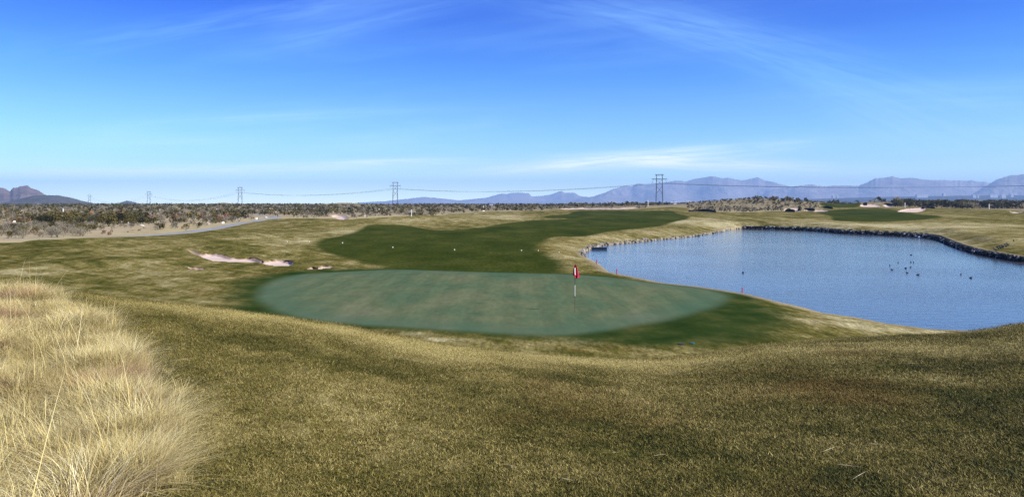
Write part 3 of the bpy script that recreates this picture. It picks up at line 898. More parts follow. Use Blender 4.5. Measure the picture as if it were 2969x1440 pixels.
o = mesh_obj('far_rocks', jv, jf, dark_join, wall); tag(o, kind='stuff')
# black liner behind the stones
lv, lf = [], []
for i, p in enumerate(wpts):
    iw = inward(p); q0 = p[:2]+iw*.02; q1 = p[:2]-iw*.35
    lv += [(q0[0]-60, q0[1]-100, -1.0), (q0[0]-60, q0[1]-100, 0.60*wh_(p[1])), (q1[0]-60, q1[1]-100, 0.60*wh_(p[1])), (q1[0]-60, q1[1]-100, -1.0)]
for i in range(len(wpts)-1):
    a = i*4
    lf += [(a,a+4,a+5,a+1),(a+1,a+5,a+6,a+2),(a+2,a+6,a+7,a+3)]
mesh_obj('liner', lv, lf, mat('black_liner', (.012,.012,.013), .7, .3), wall)

# ------------------------------------------------------------------ mountains
def make_rock_mat(name, lo, hi, scale, bumpd):
    m = bpy.data.materials.new(name); m.use_nodes = True; nt = m.node_tree; b = nt.nodes['Principled BSDF']
    b.inputs['Roughness'].default_value = 1; b.inputs['Specular IOR Level'].default_value = 0
    g = nt.nodes.new('ShaderNodeNewGeometry'); P = g.outputs['Position']
    n1 = noise(nt, P, scale, 6, 0.65, (1,1,1.6)); n2 = noise(nt, P, scale*7, 5, 0.7)
    v = math_n(nt, 'ADD', math_n(nt, 'MULTIPLY', n1, .6), math_n(nt, 'MULTIPLY', n2, .4))
    L(nt, ramp(nt, v, [(.35, lo), (.62, hi)]), b.inputs['Base Color'])
    bp = nt.nodes.new('ShaderNodeBump'); bp.inputs['Strength'].default_value = 1; bp.inputs['Distance'].default_value = bumpd
    L(nt, v, bp.inputs['Height']); L(nt, bp.outputs[0], b.inputs['Normal'])
    return m

def range_mesh(name, prof, dist, depth, m, foot=0.25, rough=0.35, seed=1, nx=420, ny=61, foot_px=None):
    """a mountain range: ridge line from prof [(px,py)], ridged slopes falling to the plain in front and behind"""
    xs = np.array([p[0] for p in prof], float); ys = np.array([p[1] for p in prof], float)
    u = np.linspace(xs[0], xs[-1], nx)
    jag = (vnoise(u, u*0, 17, seed+2)*2.6 + vnoise(u, u*0, 7, seed+5)*1.6)*np.clip((HY-np.interp(u, xs, ys))/30, 0, 1)*(rough > .25)
    ph = (HY-np.interp(u, xs, ys)+jag)/FPX*dist          # ridge height above eye
    ph = np.maximum(ph+HC-4.5, 0.0)
    t = np.linspace(-1, 1, ny)
    U, TT_ = np.meshgrid(u, t)
    PH = np.tile(ph, (ny, 1))
    Dm = dist + TT_*depth
    # rows keep the ridge's direction in plan, so the range is a true solid standing on the plain
    SH_ = vnoise(U, TT_*0, 90, seed)*depth*0.35; Ym = Dm + SH_; Xm = (U-CX)/FPX*Ym
    PH = PH*(dist+SH_)/dist
    a = 1-np.abs(TT_)
    shape = foot*smooth(a/0.75) + (1-foot)*smooth((a-0.18)/0.82)**1.15
    rid = np.zeros_like(U); amp = 1.0; sc = depth*0.55
    for k in range(5):
        nz = np.abs(vnoise(Xm, Ym*0.75, sc, seed*3+k))*2
        rid += amp*(0.5-nz); amp *= .55; sc *= .5
    Zm = PH*np.minimum(shape*(1+rough*rid*(1-smooth((a-0.88)/0.12))*1.2*smooth(a/0.3)), 0.12+0.88*a)
    Zm += 4.0 - 3*(a <= 0.001)
    v = np.stack([Xm.ravel(), Ym.ravel(), Zm.ravel()], 1)
    f = []
    for j in range(ny-1):
        k = j*nx+np.arange(nx-1)
        f.append(np.stack([k, k+1, k+nx+1, k+nx], 1))
    o = mesh_obj(name, v, np.concatenate(f), m, None, True)
    tag(o, kind='structure')
    return o
far_rock = make_rock_mat('far_mountain_rock', (.15,.13,.13), (.33,.29,.27), 0.0012, 120)
red_rock = make_rock_mat('red_rock', (.075,.055,.045), (.21,.145,.115), 0.004, 40)
dark_scrub = make_rock_mat('scrub_hillside', (.040,.040,.032), (.115,.105,.085), 0.012, 12)
plain_scrub = make_rock_mat('scrub_plain', (.025,.024,.022), (.07,.062,.055), 0.002, 10)
range_mesh('mountain', [(1000,592),(1040,587),(1120,583),(1200,574),(1240,571),(1270,574),(1328,581),(1360,578),(1408,573),(1448,563),(1488,560),(1533,560),(1541,569),(1568,568),(1600,562),(1629,553),(1637,558),(1664,558),(1680,568),(1720,572),(1780,576),(1860,580),(1990,590)],
           11000, 1300, far_rock, .2, .3, 4)
range_mesh('mountain', [(1640,590),(1680,575),(1696,573),(1720,570),(1744,562),(1776,549),(1813,538),(1832,540),(1848,532),(1872,535),(1899,533),(1936,528),(1960,524),(1984,526),(2000,522),(2037,515),(2066,511),(2096,517),(2111,515),(2151,523),(2198,514),(2218,523),(2286,539),(2340,552),(2420,566),(2520,580)],
           9500, 1400, far_rock, .22, .4, 7)
range_mesh('mountain', [(2180,580),(2230,552),(2286,541),(2356,535),(2387,541),(2420,538),(2491,538),(2539,517),(2570,515),(2589,511),(2613,517),(2647,516),(2674,521),(2758,523),(2808,523),(2869,529),(2910,535),(2980,540),(3080,560),(3200,585)],
           8300, 1300, far_rock, .25, .4, 9)
range_mesh('mountain', [(2780,585),(2830,556),(2869,533),(2893,518),(2927,509),(2969,505),(3060,498),(3160,515),(3300,530),(3500,570)],
           7000, 1100, far_rock, .25, .45, 13)
# the long fan of desert that climbs to the foot of the ranges
range_mesh('bajada', [(1700,591.5),(1850,589),(2050,585),(2300,578),(2500,572),(2700,568),(2900,566),(3200,564),(3600,575)],
           5200, 1500, plain_scrub, .9, .06, 15, 200, 31)
range_mesh('mountain', [(-420,560),(-300,530),(-180,548),(-90,535),(-30,552),(0,544),(11,544),(29,554),(38,544),(51,543),(59,538),(80,538),(90,546),(109,551),(128,563),(160,572),(220,585),(260,591)],
           2700, 420, red_rock, .2, .9, 21, 300, 51)
range_mesh('scrub_hill', [(-300,591),(-160,586),(-60,590),(0,589),(48,578),(96,567),(128,565),(168,565.5),(208,573),(240,582),(280,590),(300,591.5)],
           1900, 270, dark_scrub, .1, .12, 23, 200, 41)
range_mesh('scrub_hill', [(325,591.5),(345,588),(368,581),(385,584),(402,589),(420,591.5)], 2400, 110, dark_scrub, .1, .1, 25, 60, 25)
for (pr, dd, dp) in [([(610,591),(634,586.5),(650,585.5),(672,588),(690,590.5)], 620, 16), ([(910,591),(950,588),(990,585.5),(1020,586),(1050,588.5),(1090,591)], 480, 16),
                     ([(1650,591),(1664,586.5),(1680,585.5),(1700,589),(1730,591)], 700, 16)]:
    range_mesh('desert_knoll', pr, dd, dp, desert_m, .1, .05, 30, 60, 21)

# ------------------------------------------------------------------ haze: one even box of air round everything
hz = MB(); hz.box(-13000, 13000, -3000, 13000, -4.5, 425)
def make_haze():
    m = bpy.data.materials.new('haze_air'); m.use_nodes = True; nt = m.node_tree; nt.nodes.clear()
    pv = nt.nodes.new('ShaderNodeVolumePrincipled'); pv.inputs['Color'].default_value = (0.40, 0.64, 1.0, 1)
    pv.inputs['Density'].default_value = HAZE_DENSITY
    pv.inputs['Anisotropy'].default_value = 0.0
    o = nt.nodes.new('ShaderNodeOutputMaterial'); L(nt, pv.outputs[0], o.inputs['Volume'])
    return m
h = hz.build('haze', make_haze()); tag(h, kind='stuff')

# ------------------------------------------------------------------ power line
steel = mat('weathered_steel', (.13,.14,.17), .6, .25, 2, .3)
def tower():
    t = empty('transmission_tower', (0,0,0))
    H, hw = 28.0, 2.75
    for s in (-1, 1):
        a = MB(); a.tube([(s*(hw+.35),0,-0.6),(s*hw,0,14),(s*(hw-.15),0,H)], [.50,.42,.30], 6); a.build('leg', steel, t)
    b = MB(); b.box(-3.9,3.9,-.16,.16,H-.25,H+.15); b.box(-3.9,3.9,-.16,.16,H-1.1,H-.9)
    for k in range(8):
        x0 = -3.9+k*.975; b.tube([(x0,0,H-1),(x0+.49,0,H-.1),(x0+.975,0,H-1)], .07, 4)
    b.build('peak_beam', steel, t)
    c = MB(); c.box(-7.0,7.0,-.16,.16,H-4.25,H-3.9); c.box(-6.4,6.4,-.12,.12,H-4.8,H-4.65)
    for k in range(12):
        x0 = -6.4+k*1.067; c.tube([(x0,0,H-4.7),(x0+.53,0,H-4.1),(x0+1.067,0,H-4.7)], .07, 4)
    c.build('crossarm', steel, t)
    for (z0, z1, r) in ((10.5, 17.5, .20), (17.5, 23.2, .12)):
        for s in (-1, 1):
            d = MB(); d.tube([(s*hw,0,z0),(-s*hw,0,z1)], r, 5); d.build('brace', steel, t)
    d = MB(); d.tube([(-hw,0,9.6),(hw,0,9.6)], .08, 5); d.build('strut', steel, t)
    for x in (-6.2, 0, 6.2):
        i = MB()
        i.tube([(x-.8,0,H-4.5),(x,0,H-8.0)], .09, 5); i.tube([(x+.8,0,H-4.5),(x,0,H-8.0)], .09, 5)
        i.build('insulator_string', mat('insulator', (.25,.28,.3), .4, .1), t)
    return t
towers = [(2150, 2.0), (1165, 0)]
TW = [(-1190, 2060), (-790, 1590), (-437, 1175), (-144.5, 905), (135.5, 672), (500, 372)]
TLAB = ['faintest and farthest transmission tower, above the dark scrub hill at far left', 'faint steel transmission tower on the horizon right of the small dark knoll',
        'steel H-frame transmission tower beyond the desert left of the sandy knoll', 'tall steel H-frame transmission tower standing alone near the middle of the horizon',
        'largest and nearest steel H-frame transmission tower, in front of the blue mountains', 'steel H-frame transmission tower beyond the right bank']
t0 = tower(); tws = []
for i, (x, y) in enumerate(TW):
    dx = TW[min(i+1,5)][0]-TW[max(i-1,0)][0]; dy = TW[min(i+1,5)][1]-TW[max(i-1,0)][1]
    z = float(HZ(x, y)[0])
    # frames stand square to the sight line closely enough to show their full width
    rz = math.atan2(dy, dx)+math.pi/2
    rz = rz*0.0 + math.atan2(-x, y)*0.9
    sc = [1.0, 1.0, 1.0, 1.0, 1.0, 1.0][i]
    tws.append((x, y, z, rz))
    if i == 5: continue
    o = t0 if i == 0 else copy_thing(t0)
    o.location = (x, y, z); o.rotation_euler = (0, 0, rz)
    tag(o, TLAB[i], 'transmission tower', 'towers of the power line crossing the desert')
wire_m = mat('wire', (.05,.055,.065), .5, .1)
CW = [('left conductor bundle of the power line sagging between towers', -6.2), ('middle conductor bundle of the power line sagging between towers', 0.0),
      ('right conductor bundle of the power line sagging between towers', 6.2)]
for lab, off in CW:
    pts = []
    for i in range(5):
        (x0,y0,z0,r0), (x1,y1,z1,r1) = tws[i], tws[i+1]
        ax, ay = x0+math.cos(r0)*off, y0+math.sin(r0)*off; bx, by = x1+math.cos(r1)*off, y1+math.sin(r1)*off
        span = math.hypot(bx-ax, by-ay); sag = 7.5*(span/390)**2*0.85 if i < 4 else 7.0
        for k in range(25 if i < 4 else 26):
            t = k/25
            pts.append((ax+(bx-ax)*t, ay+(by-ay)*t, z0+20+(z1-z0)*t-4*sag*t*(1-t)))
    wmb = MB(); wmb.tube(pts, .065, 5, False)
    tag(wmb.build('power_line', wire_m), lab, 'power line', 'conductors of the power line')

# ------------------------------------------------------------------ flagstick
gx, gy, gz = ground_at(1667, 903)
fl = empty('flagstick', (gx, gy, gz)); tag(fl, 'golf flagstick with limp red flag standing in the green', 'flagstick')
m_ = MB(); m_.tube([(0,0,-.05),(0,0,.70)], .011, 10); m_.build('lower_pole', mat('brown_pole', (.115,.075,.04), .5, .1), fl)
m_ = MB(); m_.tube([(0,0,.70),(0,0,1.19)], .0125, 10); m_.build('white_band', mat('white_paint', (.82,.82,.74), .4, .03), fl)
m_ = MB(); m_.tube([(0,0,1.19),(0.012,0,2.12),(0.012,0,2.14)], [.011,.010,.004], 10); m_.build('upper_pole', mat('dark_pole', (.03,.04,.035), .4, .1), fl)
# limp cloth: pleated folds hanging from the pole, spreading at the lower hem
fv, ff_ = [], []
NU, NV = 34, 22
for j in range(NV):
    t = j/(NV-1)
    z = 2.10 - 0.56*t
    wid = 0.03+0.085*math.sin(min(1, t*1.35)*math.pi*.5)+.03*t
    for i in range(NU):
        s = i/(NU-1)
        fold = math.sin(s*13.0+t*1.5)*(.012+.03*t)
        xx = -wid*0.85 + s*wid*2.0 + 0.012*math.sin(s*9+t*4) + .03*t*t
        if t > .9: xx += .01*math.sin(s*7)
        zz = z - 0.06*(s-.4)*t*1.6 + (0.05*t*math.cos(s*6.3) if t > .6 else 0)
        fv.append((xx+.01, -.018+fold, zz))
for j in range(NV-1):
    for i in range(NU-1):
        k = j*NU+i; ff_.append((k, k+NU, k+NU+1, k+1))
flag = mesh_obj('flag', fv, ff_, mat('red_cloth', (.52,.012,.035), .75, .12, 30), fl, True)
# the white numeral printed on the cloth, half lost in the folds
pv_, pf = [], []
sel = {}
for j in range(5, 16):
    for i in range(11, 17):
        if 7 < j < 14 and i in (13,): continue
        idx = []
        for (jj_, i_) in ((j,i),(j+1,i),(j+1,i+1),(j,i+1)):
            if (jj_, i_) not in sel:
                x, y, z = fv[jj_*NU+i_]; sel[(jj_, i_)] = len(pv_); pv_.append((x, y-.004, z))
            idx.append(sel[(jj_, i_)])
        pf.append(idx)
mesh_obj('numeral_print', pv_, pf, mat('white_print', (.85,.83,.80), .7, .03), flag, True)
cup = MB(); cup.tube([(0,0,-.08),(0,0,.006)], .054, 16)
cp = cup.build('hole_cup', mat('cup', (.05,.05,.045), .6, .1), fl)

# ------------------------------------------------------------------ stakes, markers, small things
def stake(name, px, py, h, w, m, label, cat, group, dmin=17.0, zf=None, parent=None):
    if zf is None: X, Y, Z_ = ground_at(px, py, dmin)
    else: X, Y, Z_ = zf
    s = MB(); s.box(-w/2,w/2,-w/2,w/2,-.15,h*.96)
    s.add([(-w/2,-w/2,h*.96),(w/2,-w/2,h*.96),(w/2,w/2,h*.96),(-w/2,w/2,h*.96),(0,0,h)], [(0,1,4),(1,2,4),(2,3,4),(3,0,4)])
    o = s.build(name, m); o.location = (X, Y, Z_); tag(o, label, cat, group); return o
red = mat('red_paint', (.50,.05,.06), .5, .1); white = mat('white_stake_paint', (.8,.79,.72), .5, .05)
g = 'red hazard stakes along the near pond bank'
stake('hazard_stake', 1729, 767, .42, .07, red, 'small red stake on the tan bank at the left corner of the pond', 'stake', g)
stake('hazard_stake', 1788, 794, .40, .06, red, 'short red stake at the shore behind the right of the flag', 'stake', g)
stake('hazard_stake', 2152, 847, .42, .05, red, 'red stake at the pond edge right of the green', 'stake', g)
stake('post', 655, 637, 1.4, .10, red, 'red post beside the cart path in the desert scrub', 'post', None)
g = 'white stakes along the far edge of the rough'
for (x, y, h_, lab) in [(1402,609,2.0,'white stake right of the tan swell at the far edge of the rough'), (1193,627,1.5,'white stake at the far edge of the rough above the left of the fairway'),
                     (183,628,2.0,'pale post among the olive bushes at far left'), (1879,598,2.6,'white stake left of the foot of the largest tower'),
                     (2868,606,2.0,'thin white stake before the dark thicket near the right edge'), (2814,604,1.8,'thin white stake before the middle of the dark thicket'),
                     (2624,602,2.0,'thin white stake behind the pink bunker on the right')]:
    stake('white_stake', x, y, h_, .22 if y < 612 else .16, white, lab, 'stake', g)
# row of small white markers across the fairway
mk_m = mat('marker_white', (.85,.85,.75), .45, .03)
def marker():
    e = empty('fairway_marker', (0,0,0))
    b_ = MB(); b_.tube([(0,0,0),(0,0,.10)], .03, 8); b_.build('stem', mk_m, e)
    c_ = MB(); c_.tube([(0,0,.08),(0,0,.13),(0,0,.2),(0,0,.24)], [.06,.10,.09,.03], 10); c_.build('cap', mk_m, e)
    return e
k0 = marker()
MK = [(833,702,'first from the left on the tan rough left of the fairway'), (897,702,'on the rough just outside the left tip of the fairway'), (993,706,'just inside the left tip of the fairway'),
      (1139,719,'second from the left on the dark green fairway'), (1318,726,'in the middle of the dark green fairway'), (1512,728,'on the right part of the fairway'),
      (1561,728,'at the right edge of the fairway by the tan bank'), (1621,732,'on the tan bank beside the pond corner')]
for i, (x, y, w_) in enumerate(MK):
    o = k0 if i == 0 else copy_thing(k0)
    o.location = ground_at(x, y)
    o.scale = (0.66,)*3 if 950 < x < 1540 else (0.5,)*3
    tag(o, 'small white capped marker '+w_, 'marker', 'white markers in a row across the fairway')

# floating dark box in the pond
X, Y = unproj(1737, 723, WZ)
fb = empty('floating_box', (X, Y, WZ)); tag(fb, 'long dark blue box floating by the left shore of the pond', 'float')
navy = mat('navy_plastic', (.012,.025,.05), .4, .2)
m_ = MB(); m_.box(-.92,.92,-.35,.35,-.1,.22); m_.build('hull', navy, fb)
m_ = MB(); m_.box(-.95,.95,-.38,.38,.222,.27); m_.build('deck', navy, fb)
X, Y = unproj(2706, 693, WZ)
fb = empty('floating_box', (X, Y, WZ)); tag(fb, 'dark box at the foot of the stone wall where the far shore turns', 'float')
m_ = MB(); m_.box(-.8,.8,-.35,.35,-.1,.25); m_.build('hull', navy, fb)
m_ = MB(); m_.box(-.83,.83,-.38,.38,.252,.31); m_.build('deck', navy, fb)
X, Y = unproj(2671, 689, WZ)
o = rock_obj(pale_meshes[0], 'boulder', (X, Y, WZ+.08), (1.5, .5, .4)); o.rotation_euler = (0,0,.1)
o.data = rock_mesh('boulder', mat('white_stone', (.72,.72,.72), .7, .1), 5)
tag(o, 'flat white boulder at the waterline before the black stone wall', 'rock')

# waterbirds
coot_m = mat('black_plumage', (.018,.019,.022), .6, .3, 20)
def coot(standing=False):
    e = empty('coot', (0,0,0))
    n, mrow = 10, 9
    v, f = [], []
    prof = [(-.17,.05,.02),(-.15,.06,.035),(-.10,.07,.065),(-.03,.075,.085),(.05,.075,.08),(.10,.085,.06),(.125,.13,.035),(.135,.165,.03),(.16,.185,.033),(.185,.18,.02),(.20,.172,.006)]
    for (x, z, r) in prof:
        for k in range(n):
            a = 2*math.pi*k/n; v.append((x, r*math.cos(a)*.85, z+r*math.sin(a)))
    for i in range(len(prof)-1):
        for k in range(n): f.append((i*n+k, i*n+(k+1)%n, (i+1)*n+(k+1)%n, (i+1)*n+k))
    f.append(tuple(range(n))[::-1]); f.append(tuple((len(prof)-1)*n+k for k in range(n)))
    if standing: v = [(x, y, z+.12) for x, y, z in v]
    mesh_obj('body', v, f, coot_m, e, True)
    zz = .12 if standing else 0
    b_ = MB(); b_.tube([(.195,0,.172+zz),(.235,0,.163+zz)], [.012,.003], 6); b_.build('bill', mat('pale_bill', (.6,.58,.5), .4, .05), e)
    t_ = MB(); t_.tube([(-.165,0,.05+zz),(-.21,0,.075+zz)], [.02,.008], 6); t_.build('tail', coot_m, e)
    if standing:
        for s in (-1,1):
            l_ = MB(); l_.tube([(0,s*.03,.14),(0.01,s*.03,.005),(.05,s*.035,.003)], .006, 5); l_.build('leg', mat('bird_leg', (.15,.15,.08), .6, .1), e)
    return e
sw = coot()
DK = [(2642,739,'faint and farthest of the group on the open water'),(2604,762,'upper left of the loose group'),(2641,760,'left of the close pair'),(2649,761,'right of the close pair'),
      (2580,770,'leftmost of the loose group'),(2640,775,'right under the close pair'),(2626,778,'in the middle of the loose group'),(2586,782,'lower left of the loose group'),
      (2630,791,'lowest middle of the loose group'),(2662,797,'lower right of the loose group'),(2786,796,'left one of the two near the right edge'),(2815,806,'right one of the two near the right edge'),
      (2825,735,'close under the stone wall'),(2154,791,'alone in the left part of the pond')]
for i, (x, y, w_) in enumerate(DK):
    o = sw if i == 0 else copy_thing(sw)
    X, Y = unproj(x, y, WZ); o.location = (X, Y, WZ-.02); o.rotation_euler = (0,0,random.uniform(0,6.28)); o.scale = (.72,)*3
    tag(o, 'dark waterbird swimming, '+w_, 'bird', 'dark waterbirds swimming on the pond')
st = coot(True); first = True
BK = [(2876,716),(2880,712),(2885,715),(2889,717),(2891,711),(2895,714),(2898,710),(2901,713),(2904,709),(2907,712),(2910,710),(2914,707),(2917,711),(2920,707),(2923,709),(2931,731),(2939,699)]
for i, (x, y) in enumerate(BK):
    o = st if i == 0 else copy_thing(st)
    X, Y, Z_ = ground_at(x, y+3); o.location = (X, Y, Z_); o.rotation_euler = (0,0,random.uniform(0,6.28)); o.scale = (1.0,)*3
    lab = ('dark waterbird standing in the flock on the grass bank, %s part' % ('left' if x < 2893 else 'middle' if x < 2911 else 'right') if i < 15 else
           'dark waterbird alone on the bank just above the stone wall' if i == 15 else 'dark waterbird alone on the slope above the flock')
    tag(o, lab, 'bird', 'dark waterbirds on the right bank')

# teal lid in the rough below the green, with a dark one beside it
X, Y, Z_ = ground_at(2008, 996)
m_ = MB(); m_.tube([(0,0,0),(0,0,.03),(0,0,.04)], [.09,.09,.07], 14)
o = m_.build('valve_lid', mat('teal_plastic', (.02,.11,.095), .5, .15)); o.location = (X, Y, Z_); tag(o, 'small teal round lid lying in the rough below the right of the green', 'lid')
X, Y, Z_ = ground_at(1975, 998)
m_ = MB(); m_.tube([(0,0,0),(0,0,.03)], .11, 12)
o = m_.build('valve_lid', mat('dark_plastic', (.03,.03,.025), .6, .15)); o.location = (X, Y, Z_); tag(o, 'small dark round lid left of the teal one below the green', 'lid')

# eroded cut banks by the far bunkers, their shade painted in as near-black
bank_m = mat('shade_black_bank', (.018,.013,.010), .9, .5, 3)
for k, (pts, h_, lab) in enumerate([([(2000,613.5),(2030,613),(2055,613.5),(2076,615.5)], .9, 'long shade-painted black cut bank at the left foot of the scrubby hill'),
                              ([(2282,613),(2292,614),(2304,614.5)], 1.1, 'shade-painted black cut bank below the pale bunker left of the far fairway'),
                              ([(2319,608),(2324,607)], 1.2, 'short shade-painted black cut bank right beside the pale bunker left of the far fairway'),
                              ([(2336,606.5),(2350,607.5),(2362,608.5)], .7, 'low shade-painted black cut bank behind the second pale bunker'),
                              ([(2389,602.5),(2400,604),(2414,606)], .9, 'shade-painted black cut bank at the left corner of the far fairway'),
                              ([(2679,602.5),(2694,603),(2710,605)], .9, 'shade-painted black cut bank right of the pink bunker'),
                              ([(2508,592),(2514,592.5)], .9, 'shade-painted black cut bank at the left end of the white bunker'),
                              ([(2568,591.5),(2580,594),(2596,596.5)], .8, 'shade-painted black cut bank right of the white bunker')]):
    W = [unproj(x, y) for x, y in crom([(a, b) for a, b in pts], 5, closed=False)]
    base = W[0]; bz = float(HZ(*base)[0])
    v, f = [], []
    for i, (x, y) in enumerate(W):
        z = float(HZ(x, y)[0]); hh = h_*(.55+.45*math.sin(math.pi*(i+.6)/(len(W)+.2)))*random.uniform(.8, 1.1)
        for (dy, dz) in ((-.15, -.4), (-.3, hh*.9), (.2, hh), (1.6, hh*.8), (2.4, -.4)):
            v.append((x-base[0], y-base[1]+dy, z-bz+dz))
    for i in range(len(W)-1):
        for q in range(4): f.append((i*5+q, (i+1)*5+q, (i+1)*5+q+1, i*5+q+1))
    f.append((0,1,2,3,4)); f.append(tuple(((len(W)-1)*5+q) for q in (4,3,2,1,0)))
    o = mesh_obj('cut_bank', v, f, bank_m); o.location = (base[0], base[1], bz); tag(o, lab, 'bank', 'shade-painted black cut banks round the far bunkers')

# overhanging sod lips over the main bunker (undercut edge, its shadow put into the dark soil colour)
lip_m = mat('shaded_undercut_soil', (.075,.035,.02), .9, .5, 6)
for k, (pts, h_, lab) in enumerate([([(722,747),(740,749),(752,754),(762,758)], .07, 'shade-painted undercut lip where the two halves of the left bunker meet'),
                                    ([(826,755),(840,757),(849,761)], .05, 'shade-painted undercut lip at the right end of the left bunker'),
                                    ([(905,775),(912,776),(920,776)], .06, 'shade-painted undercut lip of the small bunker hollow behind the green'),
                                    ([(934,770),(944,770),(952,770)], .04, 'thin shade-painted lip right of the small bunker hollow')]):
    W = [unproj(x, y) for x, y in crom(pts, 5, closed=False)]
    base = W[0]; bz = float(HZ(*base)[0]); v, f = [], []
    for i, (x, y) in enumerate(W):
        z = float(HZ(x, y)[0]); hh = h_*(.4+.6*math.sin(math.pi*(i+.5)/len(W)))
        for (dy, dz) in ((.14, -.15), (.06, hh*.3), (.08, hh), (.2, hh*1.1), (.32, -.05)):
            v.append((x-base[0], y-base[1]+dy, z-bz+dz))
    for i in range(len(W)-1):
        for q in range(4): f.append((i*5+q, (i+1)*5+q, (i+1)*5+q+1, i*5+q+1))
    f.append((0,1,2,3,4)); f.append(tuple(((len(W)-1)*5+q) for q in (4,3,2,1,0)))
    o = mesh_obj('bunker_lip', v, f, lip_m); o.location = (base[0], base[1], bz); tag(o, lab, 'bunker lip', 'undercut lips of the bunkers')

# far white buildings on the fan below the mountains
wb = mat('white_wall', (.55,.55,.55), .6, .03); rf = mat('grey_roof', (.45,.46,.5), .6, .1); gl = mat('dark_window', (.03,.04,.05), .2, .1)
for (x, y, w_, lab) in [(2415,567,5,'left of the two white buildings on the plain below the mountain saddle'),(2427,567,4,'right of the two white buildings on the plain below the mountain saddle'),
                        (2672,565,32,'long low white building left of the row under the right mountains'),(2736,561,6,'small white building standing highest under the right mountains'),
                        (2823,566,8,'white building in the middle of the row under the right mountains'),(2834,566,4,'smaller white building beside the one in the middle of the row'),
                        (2880,565,22,'long white building right of the middle of the row'),(2908,566,12,'white building between the long one and the right edge'),
                        (2932,564,7,'bright white building nearest the right edge'),(2841,582,6,'lone white building low on the plain at the right')]:
    D = 4550.0 if y < 575 else 4100.0
    X = (x-CX)/FPX*D; z = HC-(y+1.5-HY)/FPX*D
    s = D/FPX; W_ = w_*s*.5; h_ = 1.7*s
    e = empty('white_building', (X, D, z)); tag(e, lab, 'building', 'white buildings far off under the mountains')
    a_ = MB(); a_.box(-W_,W_,-9,9,-14,h_); a_.build('walls', wb, e)
    a_ = MB(); a_.add([(-W_-.5,-9.6,h_),(W_+.5,-9.6,h_),(W_+.5,9.6,h_),(-W_-.5,9.6,h_),(-W_-.5,0,h_+2.4),(W_+.5,0,h_+2.4)], [(0,1,5,4),(2,3,4,5),(0,4,3),(1,2,5),(3,2,1,0)]); a_.build('roof', rf, e)
    if w_ > 20:
        for q in range(4):
            a_ = MB(); xx = -W_+ (q+.5)*W_/2; a_.box(xx-2,xx+2,-9.08,-9.0,1,3.2); a_.build('window', gl, e)
# pale boxes on the horizon
for (x, y, s, lab) in [(1424,594.5,1.6,'tiny white hut on the horizon above the tan swell'),(1949,595,1.5,'left of two tiny white huts right of the largest tower'),
                       (1957,594.5,1.6,'right of two tiny white huts right of the largest tower'),(1996,595,2.0,'tiny white hut at the left foot of the scrubby hill')]:
    D = 420.0; X = (x-CX)/FPX*D; z = float(HZ(X, D)[0])
    e = empty('white_hut', (X, D, z)); tag(e, lab, 'hut')
    a_ = MB(); a_.box(-s*.6,s*.6,-.6,.6,-.3,s); a_.build('walls', wb, e)
    a_ = MB(); a_.add([(-s*.7,-.75,s),(s*.7,-.75,s),(s*.7,.75,s),(-s*.7,.75,s),(-s*.7,0,s+.35),(s*.7,0,s+.35)], [(0,1,5,4),(2,3,4,5),(0,4,3),(1,2,5),(3,2,1,0)]); a_.build('roof', rf, e)

